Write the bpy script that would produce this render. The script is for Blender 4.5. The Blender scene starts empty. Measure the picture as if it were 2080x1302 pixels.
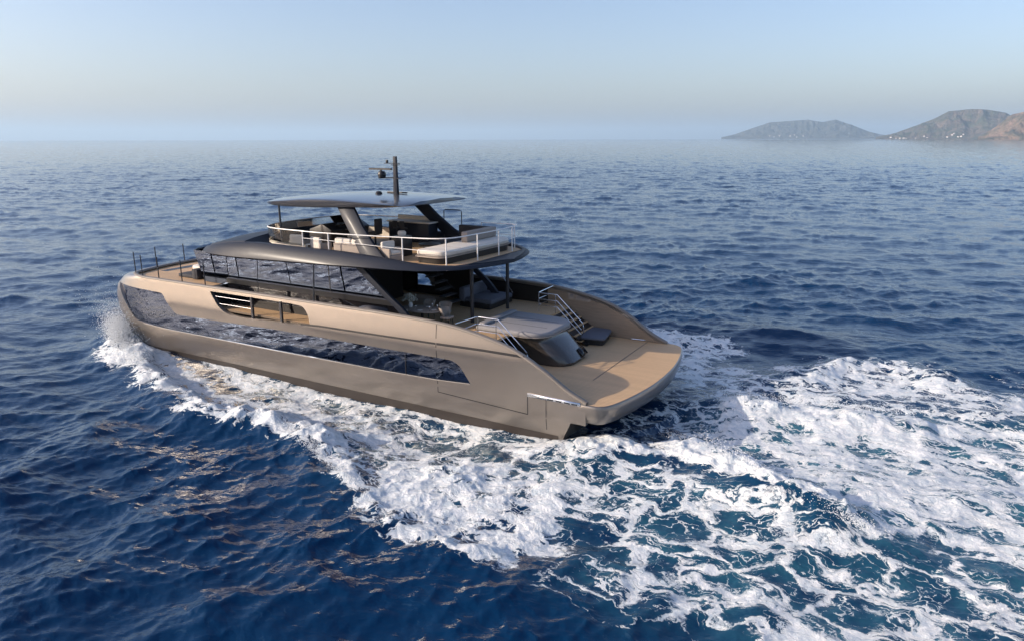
import bpy, bmesh, math, random
import numpy as np
from mathutils import Vector, Matrix
from mathutils.geometry import delaunay_2d_cdt
R = math.radians
random.seed(4)
SC = bpy.context.scene
COL = SC.collection

# ------------------------------------------------------------ camera
F_PX, PITCH, AZ, ROLL = 1450.0, math.atan((651 - 283) / 1450.0), R(-60.0), R(0.11)
CAM = Vector((-7.51, 27.25, 11.15))
fwd = Vector((math.cos(AZ) * math.cos(PITCH), math.sin(AZ) * math.cos(PITCH), -math.sin(PITCH)))
rgt = Vector((math.sin(AZ), -math.cos(AZ), 0))
up = rgt.cross(fwd)
r2 = rgt * math.cos(ROLL) - up * math.sin(ROLL)
u2 = r2.cross(fwd)
cam = bpy.data.objects.new('camera', bpy.data.cameras.new('camera'))
COL.objects.link(cam)
cam.data.sensor_width = 36
cam.data.lens = F_PX * 36 / 2080
cam.data.clip_start = 0.5
cam.data.clip_end = 120000
cam.matrix_world = Matrix(((r2.x, u2.x, -fwd.x, CAM.x), (r2.y, u2.y, -fwd.y, CAM.y), (r2.z, u2.z, -fwd.z, CAM.z), (0, 0, 0, 1)))
SC.camera = cam

# ------------------------------------------------------------ sky, sun, exposure
SUN_AZ, SUN_EL = R(40), R(20)
w = bpy.data.worlds.new('World')
SC.world = w
w.use_nodes = True
wn, wl = w.node_tree.nodes, w.node_tree.links
sky = wn.new('ShaderNodeTexSky')
sky.sky_type = 'NISHITA'
sky.sun_disc = False
sky.sun_elevation = SUN_EL
sky.sun_rotation = math.pi / 2 - SUN_AZ
sky.altitude = 10
sky.air_density = 1.0
sky.dust_density = 2.2
sky.ozone_density = 2.5
tint = wn.new('ShaderNodeMix'); tint.data_type = 'RGBA'; tint.blend_type = 'MULTIPLY'
tint.inputs[0].default_value = 1.0; tint.inputs[7].default_value = (1.05, 0.955, 0.995, 1)
wl.new(sky.outputs[0], tint.inputs[6])
wl.new(tint.outputs[2], wn['Background'].inputs[0])
wn['Background'].inputs[1].default_value = 0.14
sun = bpy.data.objects.new('sun', bpy.data.lights.new('sun', 'SUN'))
COL.objects.link(sun)
sun.data.energy = 3.4
sun.data.angle = R(0.6)
sun.data.color = (1.0, 0.86, 0.70)
sdir = Vector((math.cos(SUN_AZ) * math.cos(SUN_EL), math.sin(SUN_AZ) * math.cos(SUN_EL), math.sin(SUN_EL)))
sun.rotation_euler = sdir.to_track_quat('Z', 'Y').to_euler()
sun.location = (0, 0, 80)
vs = SC.view_settings
vs.view_transform = 'Standard'
vs.look = 'None'
vs.exposure = 0.70
vs.gamma = 1.0
vs.use_curve_mapping = False
cy = SC.cycles
cy.use_denoising = True
cy.max_bounces = 8
cy.glossy_bounces = 4
cy.transparent_max_bounces = 12
cy.volume_bounces = 1
cy.sample_clamp_indirect = 1.6
cy.caustics_reflective = False
cy.caustics_refractive = False
cy.blur_glossy = 1.0

# ------------------------------------------------------------ node helpers
def new_mat(name):
    m = bpy.data.materials.new(name)
    m.use_nodes = True
    return m, m.node_tree.nodes, m.node_tree.links, m.node_tree.nodes['Principled BSDF']

class NT:
    def __init__(s, m):
        s.n, s.l = m.node_tree.nodes, m.node_tree.links
    def put(s, sock, v):
        if hasattr(v, 'is_linked'):
            s.l.new(v, sock)
        else:
            sock.default_value = v
    def math(s, op, a, b=0.0, c=0.0, clamp=False):
        n = s.n.new('ShaderNodeMath'); n.operation = op; n.use_clamp = clamp
        s.put(n.inputs[0], a); s.put(n.inputs[1], b); s.put(n.inputs[2], c)
        return n.outputs[0]
    def noise(s, vec, scale, detail=4, rough=0.55, dist=0.0, out=0):
        n = s.n.new('ShaderNodeTexNoise')
        s.put(n.inputs['Vector'], vec); s.put(n.inputs['Scale'], scale)
        n.inputs['Detail'].default_value = detail; n.inputs['Roughness'].default_value = rough
        n.inputs['Distortion'].default_value = dist
        return n.outputs[out]
    def voro(s, vec, scale, feature='DISTANCE_TO_EDGE'):
        n = s.n.new('ShaderNodeTexVoronoi'); n.feature = feature
        s.put(n.inputs['Vector'], vec); n.inputs['Scale'].default_value = scale
        return n.outputs['Distance']
    def mapping(s, vec, scale=(1, 1, 1), rot=(0, 0, 0)):
        n = s.n.new('ShaderNodeMapping'); s.l.new(vec, n.inputs[0])
        n.inputs['Scale'].default_value = scale; n.inputs['Rotation'].default_value = rot
        return n.outputs[0]
    def mix(s, f, a, b):
        n = s.n.new('ShaderNodeMix'); n.data_type = 'RGBA'
        s.put(n.inputs[0], f); s.put(n.inputs[6], a); s.put(n.inputs[7], b)
        return n.outputs[2]
    def mixf(s, f, a, b):
        n = s.n.new('ShaderNodeMix'); n.data_type = 'FLOAT'
        s.put(n.inputs[0], f); s.put(n.inputs[2], a); s.put(n.inputs[3], b)
        return n.outputs[0]
    def vmath(s, op, a, b):
        n = s.n.new('ShaderNodeVectorMath'); n.operation = op
        s.put(n.inputs[0], a); s.put(n.inputs[1], b)
        return n.outputs[0]
    def vscale(s, a, k):
        n = s.n.new('ShaderNodeVectorMath'); n.operation = 'SCALE'
        s.put(n.inputs[0], a); n.inputs['Scale'].default_value = k
        return n.outputs[0]
    def ramp(s, f, stops):
        n = s.n.new('ShaderNodeValToRGB'); s.l.new(f, n.inputs[0])
        e = n.color_ramp.elements
        while len(e) < len(stops): e.new(0.5)
        for k, (p, c) in enumerate(stops):
            e[k].position = p; e[k].color = (*c, 1) if len(c) == 3 else c
        return n.outputs[0]
    def bump(s, h, strength, dist, normal=None):
        n = s.n.new('ShaderNodeBump'); s.l.new(h, n.inputs['Height'])
        s.put(n.inputs['Strength'], strength); n.inputs['Distance'].default_value = dist
        if normal is not None: s.l.new(normal, n.inputs['Normal'])
        return n.outputs[0]
    def pos(s):
        return s.n.new('ShaderNodeNewGeometry').outputs['Position']
    def obj(s):
        return s.n.new('ShaderNodeTexCoord').outputs['Object']
    def attr(s, name):
        n = s.n.new('ShaderNodeAttribute'); n.attribute_name = name
        return n.outputs['Fac']

# ------------------------------------------------------------ sea surface
rng = np.random.default_rng(11)

def wave_tile(L, N, lam_lo, lam_hi, az, hs, spread=2.0, power=3.6, chop=0.9):
    k1 = 2 * np.pi * np.fft.fftfreq(N, L / N)
    kx, ky = np.meshgrid(k1, k1, indexing='ij')
    k = np.hypot(kx, ky); k[0, 0] = 1
    klo, khi = 2 * np.pi / lam_hi, 2 * np.pi / lam_lo
    S = k ** (-power) * np.exp(-(klo / k) ** 2) * np.exp(-(k / khi) ** 4)
    c = np.cos(np.arctan2(ky, kx) - az)
    S = S * (np.where(c > 0, np.abs(c) ** spread, 0.25 * np.abs(c) ** spread) + 0.05)
    S[0, 0] = 0
    g = (rng.normal(size=(N, N)) + 1j * rng.normal(size=(N, N))) * np.sqrt(S)
    hcomp = np.fft.ifft2(g)
    h = hcomp.real
    s = hs / 4 / h.std()
    dx = np.fft.ifft2(1j * kx / k * g).real * s * chop
    dy = np.fft.ifft2(1j * ky / k * g).real * s * chop
    return L, N, np.stack([h * s, dx, dy], -1).astype(np.float32)

def sample(tile, x, y, rot=0.0, off=(0, 0)):
    L, N, a = tile
    c, s = math.cos(rot), math.sin(rot)
    u = ((c * x + s * y + off[0]) / L * N); v = ((-s * x + c * y + off[1]) / L * N)
    u0 = np.floor(u); v0 = np.floor(v)
    fu = (u - u0)[..., None].astype(np.float32); fv = (v - v0)[..., None].astype(np.float32)
    i = u0.astype(np.int64) % N; j = v0.astype(np.int64) % N
    i1 = (i + 1) % N; j1 = (j + 1) % N
    r = (a[i, j] * (1 - fu) + a[i1, j] * fu) * (1 - fv) + (a[i, j1] * (1 - fu) + a[i1, j1] * fu) * fv
    if rot:
        dx, dy = r[..., 1].copy(), r[..., 2].copy()
        r[..., 1] = c * dx - s * dy; r[..., 2] = s * dx + c * dy
    return r

def noise_tile(L, N, lam_lo, lam_hi, power=2.2):
    t = wave_tile(L, N, lam_lo, lam_hi, 0, 4, 0.0, power, 0.0)
    return t

# foam map in world metres: polygons filled with a density, softened
GX0, GX1, GY0, GY1, GD = -64.0, 50.0, -34.0, 34.0, 0.1
gx = np.arange(GX0, GX1, GD); gy = np.arange(GY0, GY1, GD)
GXX, GYY = np.meshgrid(gx, gy, indexing='ij')

def fill(poly):
    p = np.array(poly); m = np.zeros(GXX.shape, bool)
    i0, i1 = int((p[:, 0].min() - GX0) / GD) - 1, int((p[:, 0].max() - GX0) / GD) + 2
    j0, j1 = int((p[:, 1].min() - GY0) / GD) - 1, int((p[:, 1].max() - GY0) / GD) + 2
    i0, j0 = max(i0, 0), max(j0, 0)
    X, Y = GXX[i0:i1, j0:j1], GYY[i0:i1, j0:j1]
    ins = np.zeros(X.shape, bool)
    for a, b in zip(p, np.roll(p, -1, 0)):
        if a[1] == b[1]: continue
        c = (a[1] > Y) != (b[1] > Y)
        ins ^= c & (X < (b[0] - a[0]) * (Y - a[1]) / (b[1] - a[1]) + a[0])
    m[i0:i1, j0:j1] = ins
    return m

def blur(a, sig):
    r = int(sig / GD * 3) + 1
    k = np.exp(-0.5 * (np.arange(-r, r + 1) * GD / sig) ** 2); k /= k.sum()
    pad = np.pad(a, r, mode='edge')
    o = sum(k[i] * pad[i:i + a.shape[0], :] for i in range(2 * r + 1))
    return sum(k[i] * o[:, i:i + a.shape[1]] for i in range(2 * r + 1))

BOWD = [(31.2, 3.0), (31.2, 4.6), (30.2, 6.4), (28.8, 7.5), (27.0, 7.7), (25.1, 7.6), (23.7, 8.7), (22.2, 8.9), (20.2, 8.8), (18.7, 10.1), (17.2, 10.3), (16.1, 10.3), (14.1, 9.7), (11.9, 9.9), (10.9, 9.8), (9.8, 8.9), (13.6, 7.1), (16.4, 6.7), (19.5, 6.5), (22.8, 5.9), (27.0, 4.6), (29, 3.5)]
CREST1 = [(16.4, 6.7), (14.8, 6.8), (12.8, 7.9), (10.4, 9.3), (8.5, 10.4), (7.2, 11.3), (7.2, 11.5), (8.3, 11.4), (10.1, 10.3), (12.1, 9.2), (13.7, 8.4), (15.4, 8.1)]
APRON = [(23.2, 4.6), (18.0, 4.6), (4.2, 4.4), (2.0, 4.9), (0.3, 5.1), (0.5, 7.4), (1.1, 8.7), (2.4, 9.4), (4.7, 10.4), (6.6, 11.5), (9.2, 10.1), (12.4, 8.3), (15.5, 7.5), (19.0, 7.5)]
DARK1 = [(22.8, 5.9), (21.6, 5.7), (18.9, 6.2), (16.8, 6.9), (17.6, 7.3), (20.1, 6.9)]
DARK2 = [(9.7, 5.2), (7.8, 5.0), (6.0, 5.4), (4.7, 6.0), (4.4, 7.0), (5.8, 7.4), (7.5, 7.1), (8.9, 6.2)]
LOBE = [(7.0, 11.5), (6.9, 12.1), (6.0, 12.8), (4.8, 13.1), (4.0, 13.2), (3.0, 12.9), (2.0, 12.9), (1.1, 12.6), (1.1, 11.8), (1.2, 11.6), (0.6, 11.5), (0.1, 11.1), (0.3, 10.3), (0.9, 9.7), (1.1, 8.7), (2.8, 7.7), (5.0, 7.6), (7.0, 8.8), (7.3, 10.3)]
LACE = [(3.8, 7.0), (0.2, 5.3), (-2.0, 5.1), (-3.4, 5.7), (-5.0, 6.5), (-6.5, 7.3), (-7.6, 7.2), (-8.8, 6.5), (-11.0, 6.0), (-16, 5), (-24, 6), (-24, 16), (-12, 14.5), (-5.9, 12.9), (-5.4, 12.4), (-4.5, 12.0), (-3.5, 12.3), (-2.5, 12.7), (-1.3, 12.6), (-0.3, 12.8), (-0.5, 11.3), (-0.4, 10.2), (1.1, 9.0)]
STERN = [(2.9, 5.2), (2.7, 4.0), (1.6, 3.1), (0.3, 2.9), (-0.9, 1.3), (-1.8, 1.2), (-2.6, 2.1), (-3.8, 3.0), (-5.2, 4.1), (-6.2, 5.2), (-7.4, 6.1), (-7.7, 6.6), (-7.2, 6.7), (-6.0, 6.0), (-4.9, 5.6), (-3.8, 5.3), (-2.7, 4.7), (-1.7, 4.2), (-0.4, 4.0), (1.1, 4.8), (2.0, 5.4)]
TURB = [(-0.7, -3.2), (-2.0, -2.9), (-3.7, -4.1), (-6.2, -4.3), (-8.8, -4.9), (-12.0, -5.8), (-22, -7), (-22, 6), (-11.1, 6.2), (-9.4, 6.1), (-7.9, 6.4), (-6.5, 5.3), (-4.9, 4.1), (-2.8, 2.9), (-1.1, 1.7), (-0.2, 0.4), (-0.8, -1.2)]
CREST2 = [(-0.7, -3.2), (-2.0, -3.4), (-3.6, -4.3), (-5.2, -4.3), (-6.9, -4.8), (-8.8, -5.2), (-8.5, -3.9), (-6.2, -3.1), (-4.5, -2.1), (-3.0, -1.2), (-1.8, -1.2), (-0.7, -1.5)]
FAR = [(3.4, -8.2), (2.3, -8.2), (-0.2, -8.3), (-2.7, -10.4), (-4.8, -12.3), (-7.1, -12.8), (-8.6, -12.9), (-9.8, -11.2), (-10.6, -10.0), (-16, -12), (-24, -14), (-24, -5), (-12.0, -5.8), (-8.8, -4.9), (-3.7, -4.1), (-0.7, -3.2), (-0.2, 0.1), (1.5, 2.5), (2.3, 3.5), (2.3, 1.5), (1.7, -1.1)]
FARD = [(-3.4, -10.2), (-4.8, -12.0), (-7.3, -12.1), (-8.8, -11.0), (-10.0, -9.7), (-16, -11), (-16, -7), (-6.9, -6.8), (-3.1, -5.3), (-2.0, -6.3)]
WAKE = [(-14, -13), (-62, -26), (-62, 26), (-14, 15)]
mir = lambda P: [(x, -y) for x, y in P]

foam = np.zeros(GXX.shape, np.float32)
def paint(P, d, sig):
    global foam
    m = blur(fill(P).astype(np.float32), sig)
    foam = np.maximum(foam, m * d)
def carve(P, d, sig):
    global foam
    m = blur(fill(P).astype(np.float32), sig)
    foam = foam * (1 - m * d)
paint(WAKE, 0.42, 2.0)
paint(FAR, 0.50, 0.5); paint(FARD, 0.66, 0.6)
paint(LACE, 0.46, 0.4); paint([(2, 5.2), (-2, 5.0), (-5, 6.3), (-8, 7.0), (-12, 6), (-13, 8), (-6, 8.8), (-1, 7)], 0.52, 0.5)
paint(APRON, 0.60, 0.25); paint(BOWD, 0.9, 0.22); paint(LOBE, 0.86, 0.16)
carve(DARK1, 0.75, 0.3); carve(DARK2, 0.45, 0.4)
carve([(3.2, 4.4), (2.0, 3.0), (0.4, 2.2), (-0.3, 0.2), (0.0, -2.5), (2.5, -5.5), (6, -5), (6, 4.4)], 0.30, 0.5)
paint(TURB, 0.70, 0.5)
paint([(0.4, 2.6), (0.2, 0), (-.4, -3.0), (-1.5, -3.2), (-1.5, 2)], 0.62, 0.5); paint(STERN, 1.08, 0.2); paint(CREST2, 1.0, 0.3); paint(CREST1, 1.12, 0.2)
paint([(24, 4.6), (19, 4.6), (3.0, 4.4), (3.0, 4.75), (9, 5.0), (19, 5.2), (24, 5.15)], 0.95, 0.15)
for P, d in ((BOWD, 0.9), (APRON, 0.62), (LOBE, 0.8), (CREST1, 1.05)):
    paint(mir(P), d, 0.3)
foam = foam * np.clip(1 - (-20 - GXX) / 60, 0, 1)
aer = blur(np.maximum(fill(TURB) * 0.75, np.maximum(fill(LACE) * 0.45, fill(APRON) * 0.35)).astype(np.float32), 0.9)

def ridge(P, amp, wid, skew=0.6, ends=0.6):
    """smooth crest of height amp along a polyline"""
    P = np.array(P, float); best = np.full(GXX.shape, 1e9); t = np.zeros(GXX.shape)
    seg = np.hypot(*np.diff(P, axis=0).T); tot = seg.sum(); acc = 0
    for a, b, L in zip(P[:-1], P[1:], seg):
        d = (b - a) / L
        s = np.clip((GXX - a[0]) * d[0] + (GYY - a[1]) * d[1], 0, L)
        e = np.hypot(GXX - a[0] - s * d[0], GYY - a[1] - s * d[1])
        side = (GXX - a[0]) * d[1] - (GYY - a[1]) * d[0]
        e = np.where(side > 0, e * skew, e)
        m = e < best
        best = np.where(m, e, best); t = np.where(m, (acc + s) / tot, t); acc += L
    return amp * np.exp(-(best / wid) ** 2) * np.clip(np.minimum(t, 1 - t) / 0.12 + (1 - ends), 0, 1)

hill = ridge([(29.5, 5.0), (25, 7.2), (22, 8.3), (17.3, 9.6), (14.8, 8.9), (12.8, 8.6), (10.8, 9.6), (9.0, 10.5), (7.5, 11.2)], 0.45, 0.75)
hill = np.maximum(hill, ridge([(6.6, 12.1), (4.5, 12.8), (2.9, 12.7), (1.1, 12.3)], 0.22, 0.6))
hill = np.maximum(hill, ridge([(3.2, 4.9), (1.4, 3.9), (-1.0, 2.6), (-2.6, 3.4), (-4.1, 4.6), (-5.6, 5.6), (-7.4, 6.5)], 0.46, 0.8))
hill = np.maximum(hill, ridge([(-0.8, -2.2), (-3.5, -2.6), (-5.3, -3.1), (-8.8, -4.0)], 0.42, 0.9))
hill = np.maximum(hill, ridge([(-2.0, -7.2), (-4.5, -11.0), (-7.7, -11.9), (-10.2, -9.8)], 0.4, 0.9))
hill = np.maximum(hill, ridge([(32.5, 2.6), (31.4, 4.2), (29.5, 5.3), (26, 6.4)], 0.6, 1.1))
hill = np.maximum(hill, ridge(mir([(29.5, 5.0), (25, 7.2), (22, 8.3), (17.3, 9.6), (12.8, 8.6), (9.0, 10.5)]), 0.4, 0.75))
for P_, h_ in (([(12.2, 26), (11.3, 23), (10.9, 20.4), (10.7, 19.6), (10.6, 18.7), (10.3, 17.9), (10.7, 17.2), (11.4, 16.4), (11.8, 15.6), (11.9, 15.0), (12.3, 13.5)], 0.26),
               ([(17.5, 20), (18.0, 17.0), (18.6, 15.8), (19.5, 14.4), (19.8, 13.2), (20.4, 11.8)], 0.26), ([(7, 22), (6.5, 19.2), (6.1, 18.5), (6.2, 17.8), (5.7, 16.9), (5.5, 15)], 0.2)):
    hill += ridge(P_, h_, 0.75, 0.35)
hill -= ridge([(22, 5.9), (12, 5.6), (6, 6.0)], 0.28, 1.2)
hill -= ridge([(0.8, 0.0), (-1.5, 0.6)], 0.35, 1.6)

def gsamp(a, x, y):
    u = np.clip((x - GX0) / GD, 0, len(gx) - 1.001); v = np.clip((y - GY0) / GD, 0, len(gy) - 1.001)
    i = u.astype(np.int64); j = v.astype(np.int64); fu = u - i; fv = v - j
    r = (a[i, j] * (1 - fu) + a[i + 1, j] * fu) * (1 - fv) + (a[i, j + 1] * (1 - fu) + a[i + 1, j + 1] * fu) * fv
    ins = (x > GX0) & (x < GX1) & (y > GY0) & (y < GY1)
    return np.where(ins, r, 0)

WIND = R(-72)
T1 = wave_tile(148.0, 1024, 0.8, 10.0, WIND, 0.37, 2.5, 4.2, 1.1)
T2 = wave_tile(61.0, 1024, 0.3, 3.6, WIND + 0.3, 0.15, 2.2, 3.8, 1.1)
T3 = wave_tile(13.0, 512, 0.14, 1.3, WIND - 0.25, 0.026, 1.6, 3.6, 0.8)
N1 = noise_tile(19.0, 512, 0.09, 1.1, 2.9)
N2 = noise_tile(37.0, 512, 0.6, 6.0, 2.6)

def sea_height(x, y):
    r = np.hypot(x + 7.51, y - 27.25)
    d1 = sample(T1, x, y); d2 = sample(T2, x, y, 0.5, (7, 3)); d3 = sample(T3, x, y, -0.4, (2, 5))
    gust = 1 + 0.38 * sample(N2, x * 0.09, y * 0.09, 0.3)[..., 0]
    gust = np.clip(gust, 0.45, 1.7)
    d = d1 + d2 * gust[..., None] + d3 * (np.clip(1 - r / 260, 0, 1) * gust)[..., None]
    d *= np.clip(1.0 - (r - 2500) / 5000, 0.0, 1)[..., None]
    fo = gsamp(foam, x, y).astype(np.float32); hi = gsamp(hill, x, y).astype(np.float32)
    n1 = sample(N1, x, y, 0.2)[..., 0]; n2 = sample(N2, x, y, -0.6)[..., 0]; n3 = sample(N1, x * 0.4, y * 0.4, 0.9)[..., 0]
    # calmer against the hull, lumpy and torn where it is foam
    f2 = np.clip(fo * (1 + 0.16 * n2), 0, 1.3)
    hull = np.clip(1.2 - np.hypot(np.maximum(np.abs(x - 16) - 14, 0), np.maximum(np.abs(y) - 4.2, 0)) / 3, 0, 1)
    z = d[..., 0] * (1 - 0.6 * hull) + hi * (1 + 0.12 * n2 + 0.05 * n3)
    z += np.clip(fo, 0, 1) * (0.018 * n3 + 0.011 * n1 + 0.016 * n2) * (0.55 + 0.9 * np.clip(fo - 0.5, 0, 1))
    return x + d[..., 1] * (1 - 0.7 * hull), y + d[..., 2] * (1 - 0.7 * hull), z, f2

def build_sea():
    a = np.concatenate([np.arange(R(-262), R(-150), R(1.4)), np.arange(R(-150), R(-101), R(0.2)), np.arange(R(-101), R(-19.5), R(0.052)), np.arange(R(-19.5), R(55), R(0.26)), np.arange(R(55), R(98), R(1.4))])
    rs = [0.5, 3, 6, 8, 10, 11, 12]
    while rs[-1] < 27000:
        r = rs[-1]
        d = max(0.05, 1.05e-4 * r * r)
        if r < 250: d = min(d, 0.9)
        else: d = max(0.9, 0.011 * (r - 170))
        rs.append(r + d)
    rs = np.array(rs)
    RR, AA = np.meshgrid(rs, a, indexing='ij')
    x = -7.51 + RR * np.cos(AA); y = 27.25 + RR * np.sin(AA)
    X = np.empty(x.shape, np.float32); Y = X.copy(); Z = X.copy(); Fo = X.copy()
    for i in range(0, len(rs), 100):
        s = slice(i, i + 100)
        X[s], Y[s], Z[s], Fo[s] = sea_height(x[s], y[s])
    Z -= (RR ** 2 / (4 * 6.371e6)).astype(np.float32)      # the sea curves away: a true horizon
    nr, na = x.shape
    co = np.stack([X, Y, Z], -1).reshape(-1, 3)
    idx = np.arange(nr * na).reshape(nr, na)
    nx = np.roll(idx, -1, 1)
    q = np.stack([idx[:-1], idx[1:], nx[1:], nx[:-1]], -1).reshape(-1, 4)
    me = bpy.data.meshes.new('sea')
    me.vertices.add(len(co)); me.vertices.foreach_set('co', co.ravel())
    me.loops.add(q.size); me.loops.foreach_set('vertex_index', q.ravel().astype(np.int32))
    me.polygons.add(len(q)); me.polygons.foreach_set('loop_start', np.arange(0, q.size, 4, dtype=np.int32))
    me.polygons.foreach_set('use_smooth', np.ones(len(q), bool))
    me.update(calc_edges=True)
    at = me.attributes.new('foam', 'FLOAT', 'POINT'); at.data.foreach_set('value', Fo.ravel())
    ae = gsamp(aer, x, y).astype(np.float32)
    at = me.attributes.new('aerated', 'FLOAT', 'POINT'); at.data.foreach_set('value', ae.ravel())
    print('sea', nr, na, len(co))
    return me

def sea_material():
    m, n, l, p = new_mat('sea_water')
    t = NT(m)
    P = t.pos()
    fo = t.attr('foam'); ae = t.attr('aerated')
    wv = t.noise(P, 0.8, 3, 0.5, out=1)
    wv = t.vscale(t.vmath('SUBTRACT', wv, (0.5, 0.5, 0.5)), 2.1)
    wv2 = t.vscale(t.vmath('SUBTRACT', t.noise(P, 3.1, 3, 0.6, out=1), (0.5, 0.5, 0.5)), 0.5)
    Q = t.vmath('ADD', t.vmath('ADD', P, wv), wv2)
    Q = t.vmath('MULTIPLY', Q, (0.52, 1.0, 0.25))
    d1 = t.math('MULTIPLY', t.voro(Q, 0.95), 3.0, clamp=True)
    d2 = t.math('MULTIPLY', t.voro(Q, 3.4), 3.0, clamp=True)
    d3 = t.noise(Q, 7.0, 5, 0.65)
    n4 = t.noise(P, 0.55, 3, 0.6)
    field = t.math('ADD', t.math('MINIMUM', d1, t.math('ADD', d2, 0.22)), t.math('MULTIPLY', t.math('SUBTRACT', d3, 0.5), 1.25))
    cov = t.math('ADD', fo, t.math('MULTIPLY', t.math('SUBTRACT', n4, 0.5), t.math('MULTIPLY', fo, 0.9)))
    a = t.math('DIVIDE', t.math('SUBTRACT', t.math('MULTIPLY', cov, 0.80), t.math('ADD', field, 0.02)), 0.17, clamp=True)
    a = t.math('MULTIPLY', a, t.math('GREATER_THAN', fo, 0.02))
    thin = t.math('DIVIDE', t.math('SUBTRACT', t.math('MULTIPLY', cov, 1.25), field), 0.9, clamp=True)
    deep = (0.0006, 0.0215, 0.068, 1)
    teal = (0.05, 0.19, 0.235, 1)
    aen = t.math('MULTIPLY', ae, t.math('MULTIPLY', t.math('SUBTRACT', t.noise(P, 0.6, 4, 0.6), 0.28), 2.6), clamp=True)
    base = t.mix(aen, deep, teal)
    base = t.mix(t.math('MULTIPLY', thin, 0.5), base, (0.12, 0.22, 0.29, 1))
    fcol = t.mix(t.ramp(t.noise(Q, 4.5, 5, 0.65), [(.36, (0, 0, 0)), (.60, (1, 1, 1))]), (0.60, 0.67, 0.71, 1), (0.93, 0.93, 0.91, 1))
    col = t.mix(a, base, fcol)
    l.new(col, p.inputs['Base Color'])
    l.new(t.mixf(a, 0.05, 0.75), p.inputs['Roughness'])
    p.inputs['IOR'].default_value = 1.333
    p.inputs['Specular Tint'].default_value = (0.70, 0.92, 1.0, 1)
    # ripples stretched across the wind, then foam froth
    W1 = t.mapping(P, (1, 1, 1), (0, 0, -WIND))
    W2 = t.mapping(W1, (1.0, 0.45, 1.0))
    r1 = t.noise(W2, 1.3, 4, 0.55, 0.6)
    r2 = t.noise(W2, 5.5, 4, 0.6, 0.4)
    r = t.math('ADD', t.math('MULTIPLY', r1, 1.0), t.math('MULTIPLY', r2, 0.22))
    nb = t.bump(r, 0.45, 0.16)
    fr = t.noise(Q, 11, 6, 0.72)
    fb = t.math('ADD', t.math('MULTIPLY', fr, 1.0), t.math('MULTIPLY', a, 0.55))
    nb2 = t.bump(fb, t.math('MULTIPLY', a, 0.9), 0.10, nb)
    l.new(nb2, p.inputs['Normal'])
    return m

sea = bpy.data.objects.new('sea', build_sea())
COL.objects.link(sea)
sea['kind'] = 'structure'
sea['label'] = 'deep blue sea with small waves and a white wake'
sea.data.materials.append(sea_material())
# ------------------------------------------------------------ mesh helpers
class MB:
    def __init__(s): s.v, s.f = [], []
    def add(s, vs, fs):
        b = len(s.v); s.v += [tuple(map(float, q)) for q in vs]; s.f += [tuple(b + i for i in f) for f in fs]
        return s
    def box(s, a, b, rz=0.0, piv=None):
        (x0, y0, z0), (x1, y1, z1) = a, b
        vs = [(x0, y0, z0), (x1, y0, z0), (x1, y1, z0), (x0, y1, z0), (x0, y0, z1), (x1, y0, z1), (x1, y1, z1), (x0, y1, z1)]
        if rz:
            px, py = piv or ((x0 + x1) / 2, (y0 + y1) / 2); c, q = math.cos(rz), math.sin(rz)
            vs = [(px + c * (x - px) - q * (y - py), py + q * (x - px) + c * (y - py), z) for x, y, z in vs]
        return s.add(vs, [(0, 3, 2, 1), (4, 5, 6, 7), (0, 1, 5, 4), (1, 2, 6, 5), (2, 3, 7, 6), (3, 0, 4, 7)])
    def loft(s, rows, closed=False, caps=False):
        n = len(rows[0]); vs = [p for r in rows for p in r]; fs = []
        for i in range(len(rows) - 1):
            for j in range(n if closed else n - 1):
                k = (j + 1) % n
                fs.append((i * n + j, i * n + k, (i + 1) * n + k, (i + 1) * n + j))
        if caps:
            fs.append(tuple(range(n))[::-1]); fs.append(tuple((len(rows) - 1) * n + j for j in range(n)))
        return s.add(vs, fs)
    def tube(s, pts, r, n=8, rad2=None):
        pts = [Vector(p) for p in pts]; rows = []
        for i, p in enumerate(pts):
            d = (pts[min(i + 1, len(pts) - 1)] - pts[max(i - 1, 0)]).normalized()
            a = d.cross(Vector((0, 0, 1)) if abs(d.z) < 0.9 else Vector((1, 0, 0))).normalized(); b = d.cross(a)
            rows.append([p + a * (r * math.cos(2 * math.pi * k / n)) + b * ((rad2 or r) * math.sin(2 * math.pi * k / n)) for k in range(n)])
        return s.loft(rows, True, True)
    def prism(s, poly, z0, z1):
        n = len(poly)
        return s.add([(x, y, z0) for x, y in poly] + [(x, y, z1) for x, y in poly],
                     [tuple(range(n))[::-1], tuple(range(n, 2 * n))] + [(i, (i + 1) % n, n + (i + 1) % n, n + i) for i in range(n)])
    def lathe(s, prof, c=(0, 0, 0), n=20):
        rows = [[(c[0] + r * math.cos(2 * math.pi * k / n), c[1] + r * math.sin(2 * math.pi * k / n), c[2] + z) for k in range(n)] for r, z in prof]
        return s.loft(rows, True, True)
    def build(s, name, mat, parent=None, bevel=0.0, sharp=35, solid=0.0, seg=3):
        me = bpy.data.meshes.new(name); me.from_pydata(s.v, [], s.f)
        bm = bmesh.new(); bm.from_mesh(me)
        bmesh.ops.remove_doubles(bm, verts=bm.verts, dist=0.0008)
        bmesh.ops.recalc_face_normals(bm, faces=bm.faces)
        if bevel:
            es = [e for e in bm.edges if len(e.link_faces) == 2 and e.calc_face_angle(0) > R(35)]
            bmesh.ops.bevel(bm, geom=es, offset=bevel, segments=seg, profile=0.5, affect='EDGES')
        bm.to_mesh(me); bm.free()
        me.polygons.foreach_set('use_smooth', [True] * len(me.polygons))
        me.set_sharp_from_angle(angle=R(sharp))
        if mat: me.materials.append(mat)
        o = bpy.data.objects.new(name, me); COL.objects.link(o)
        if parent is not None: o.parent = parent
        if solid:
            md = o.modifiers.new('solid', 'SOLIDIFY'); md.thickness = solid; md.offset = -1
        return o

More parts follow.
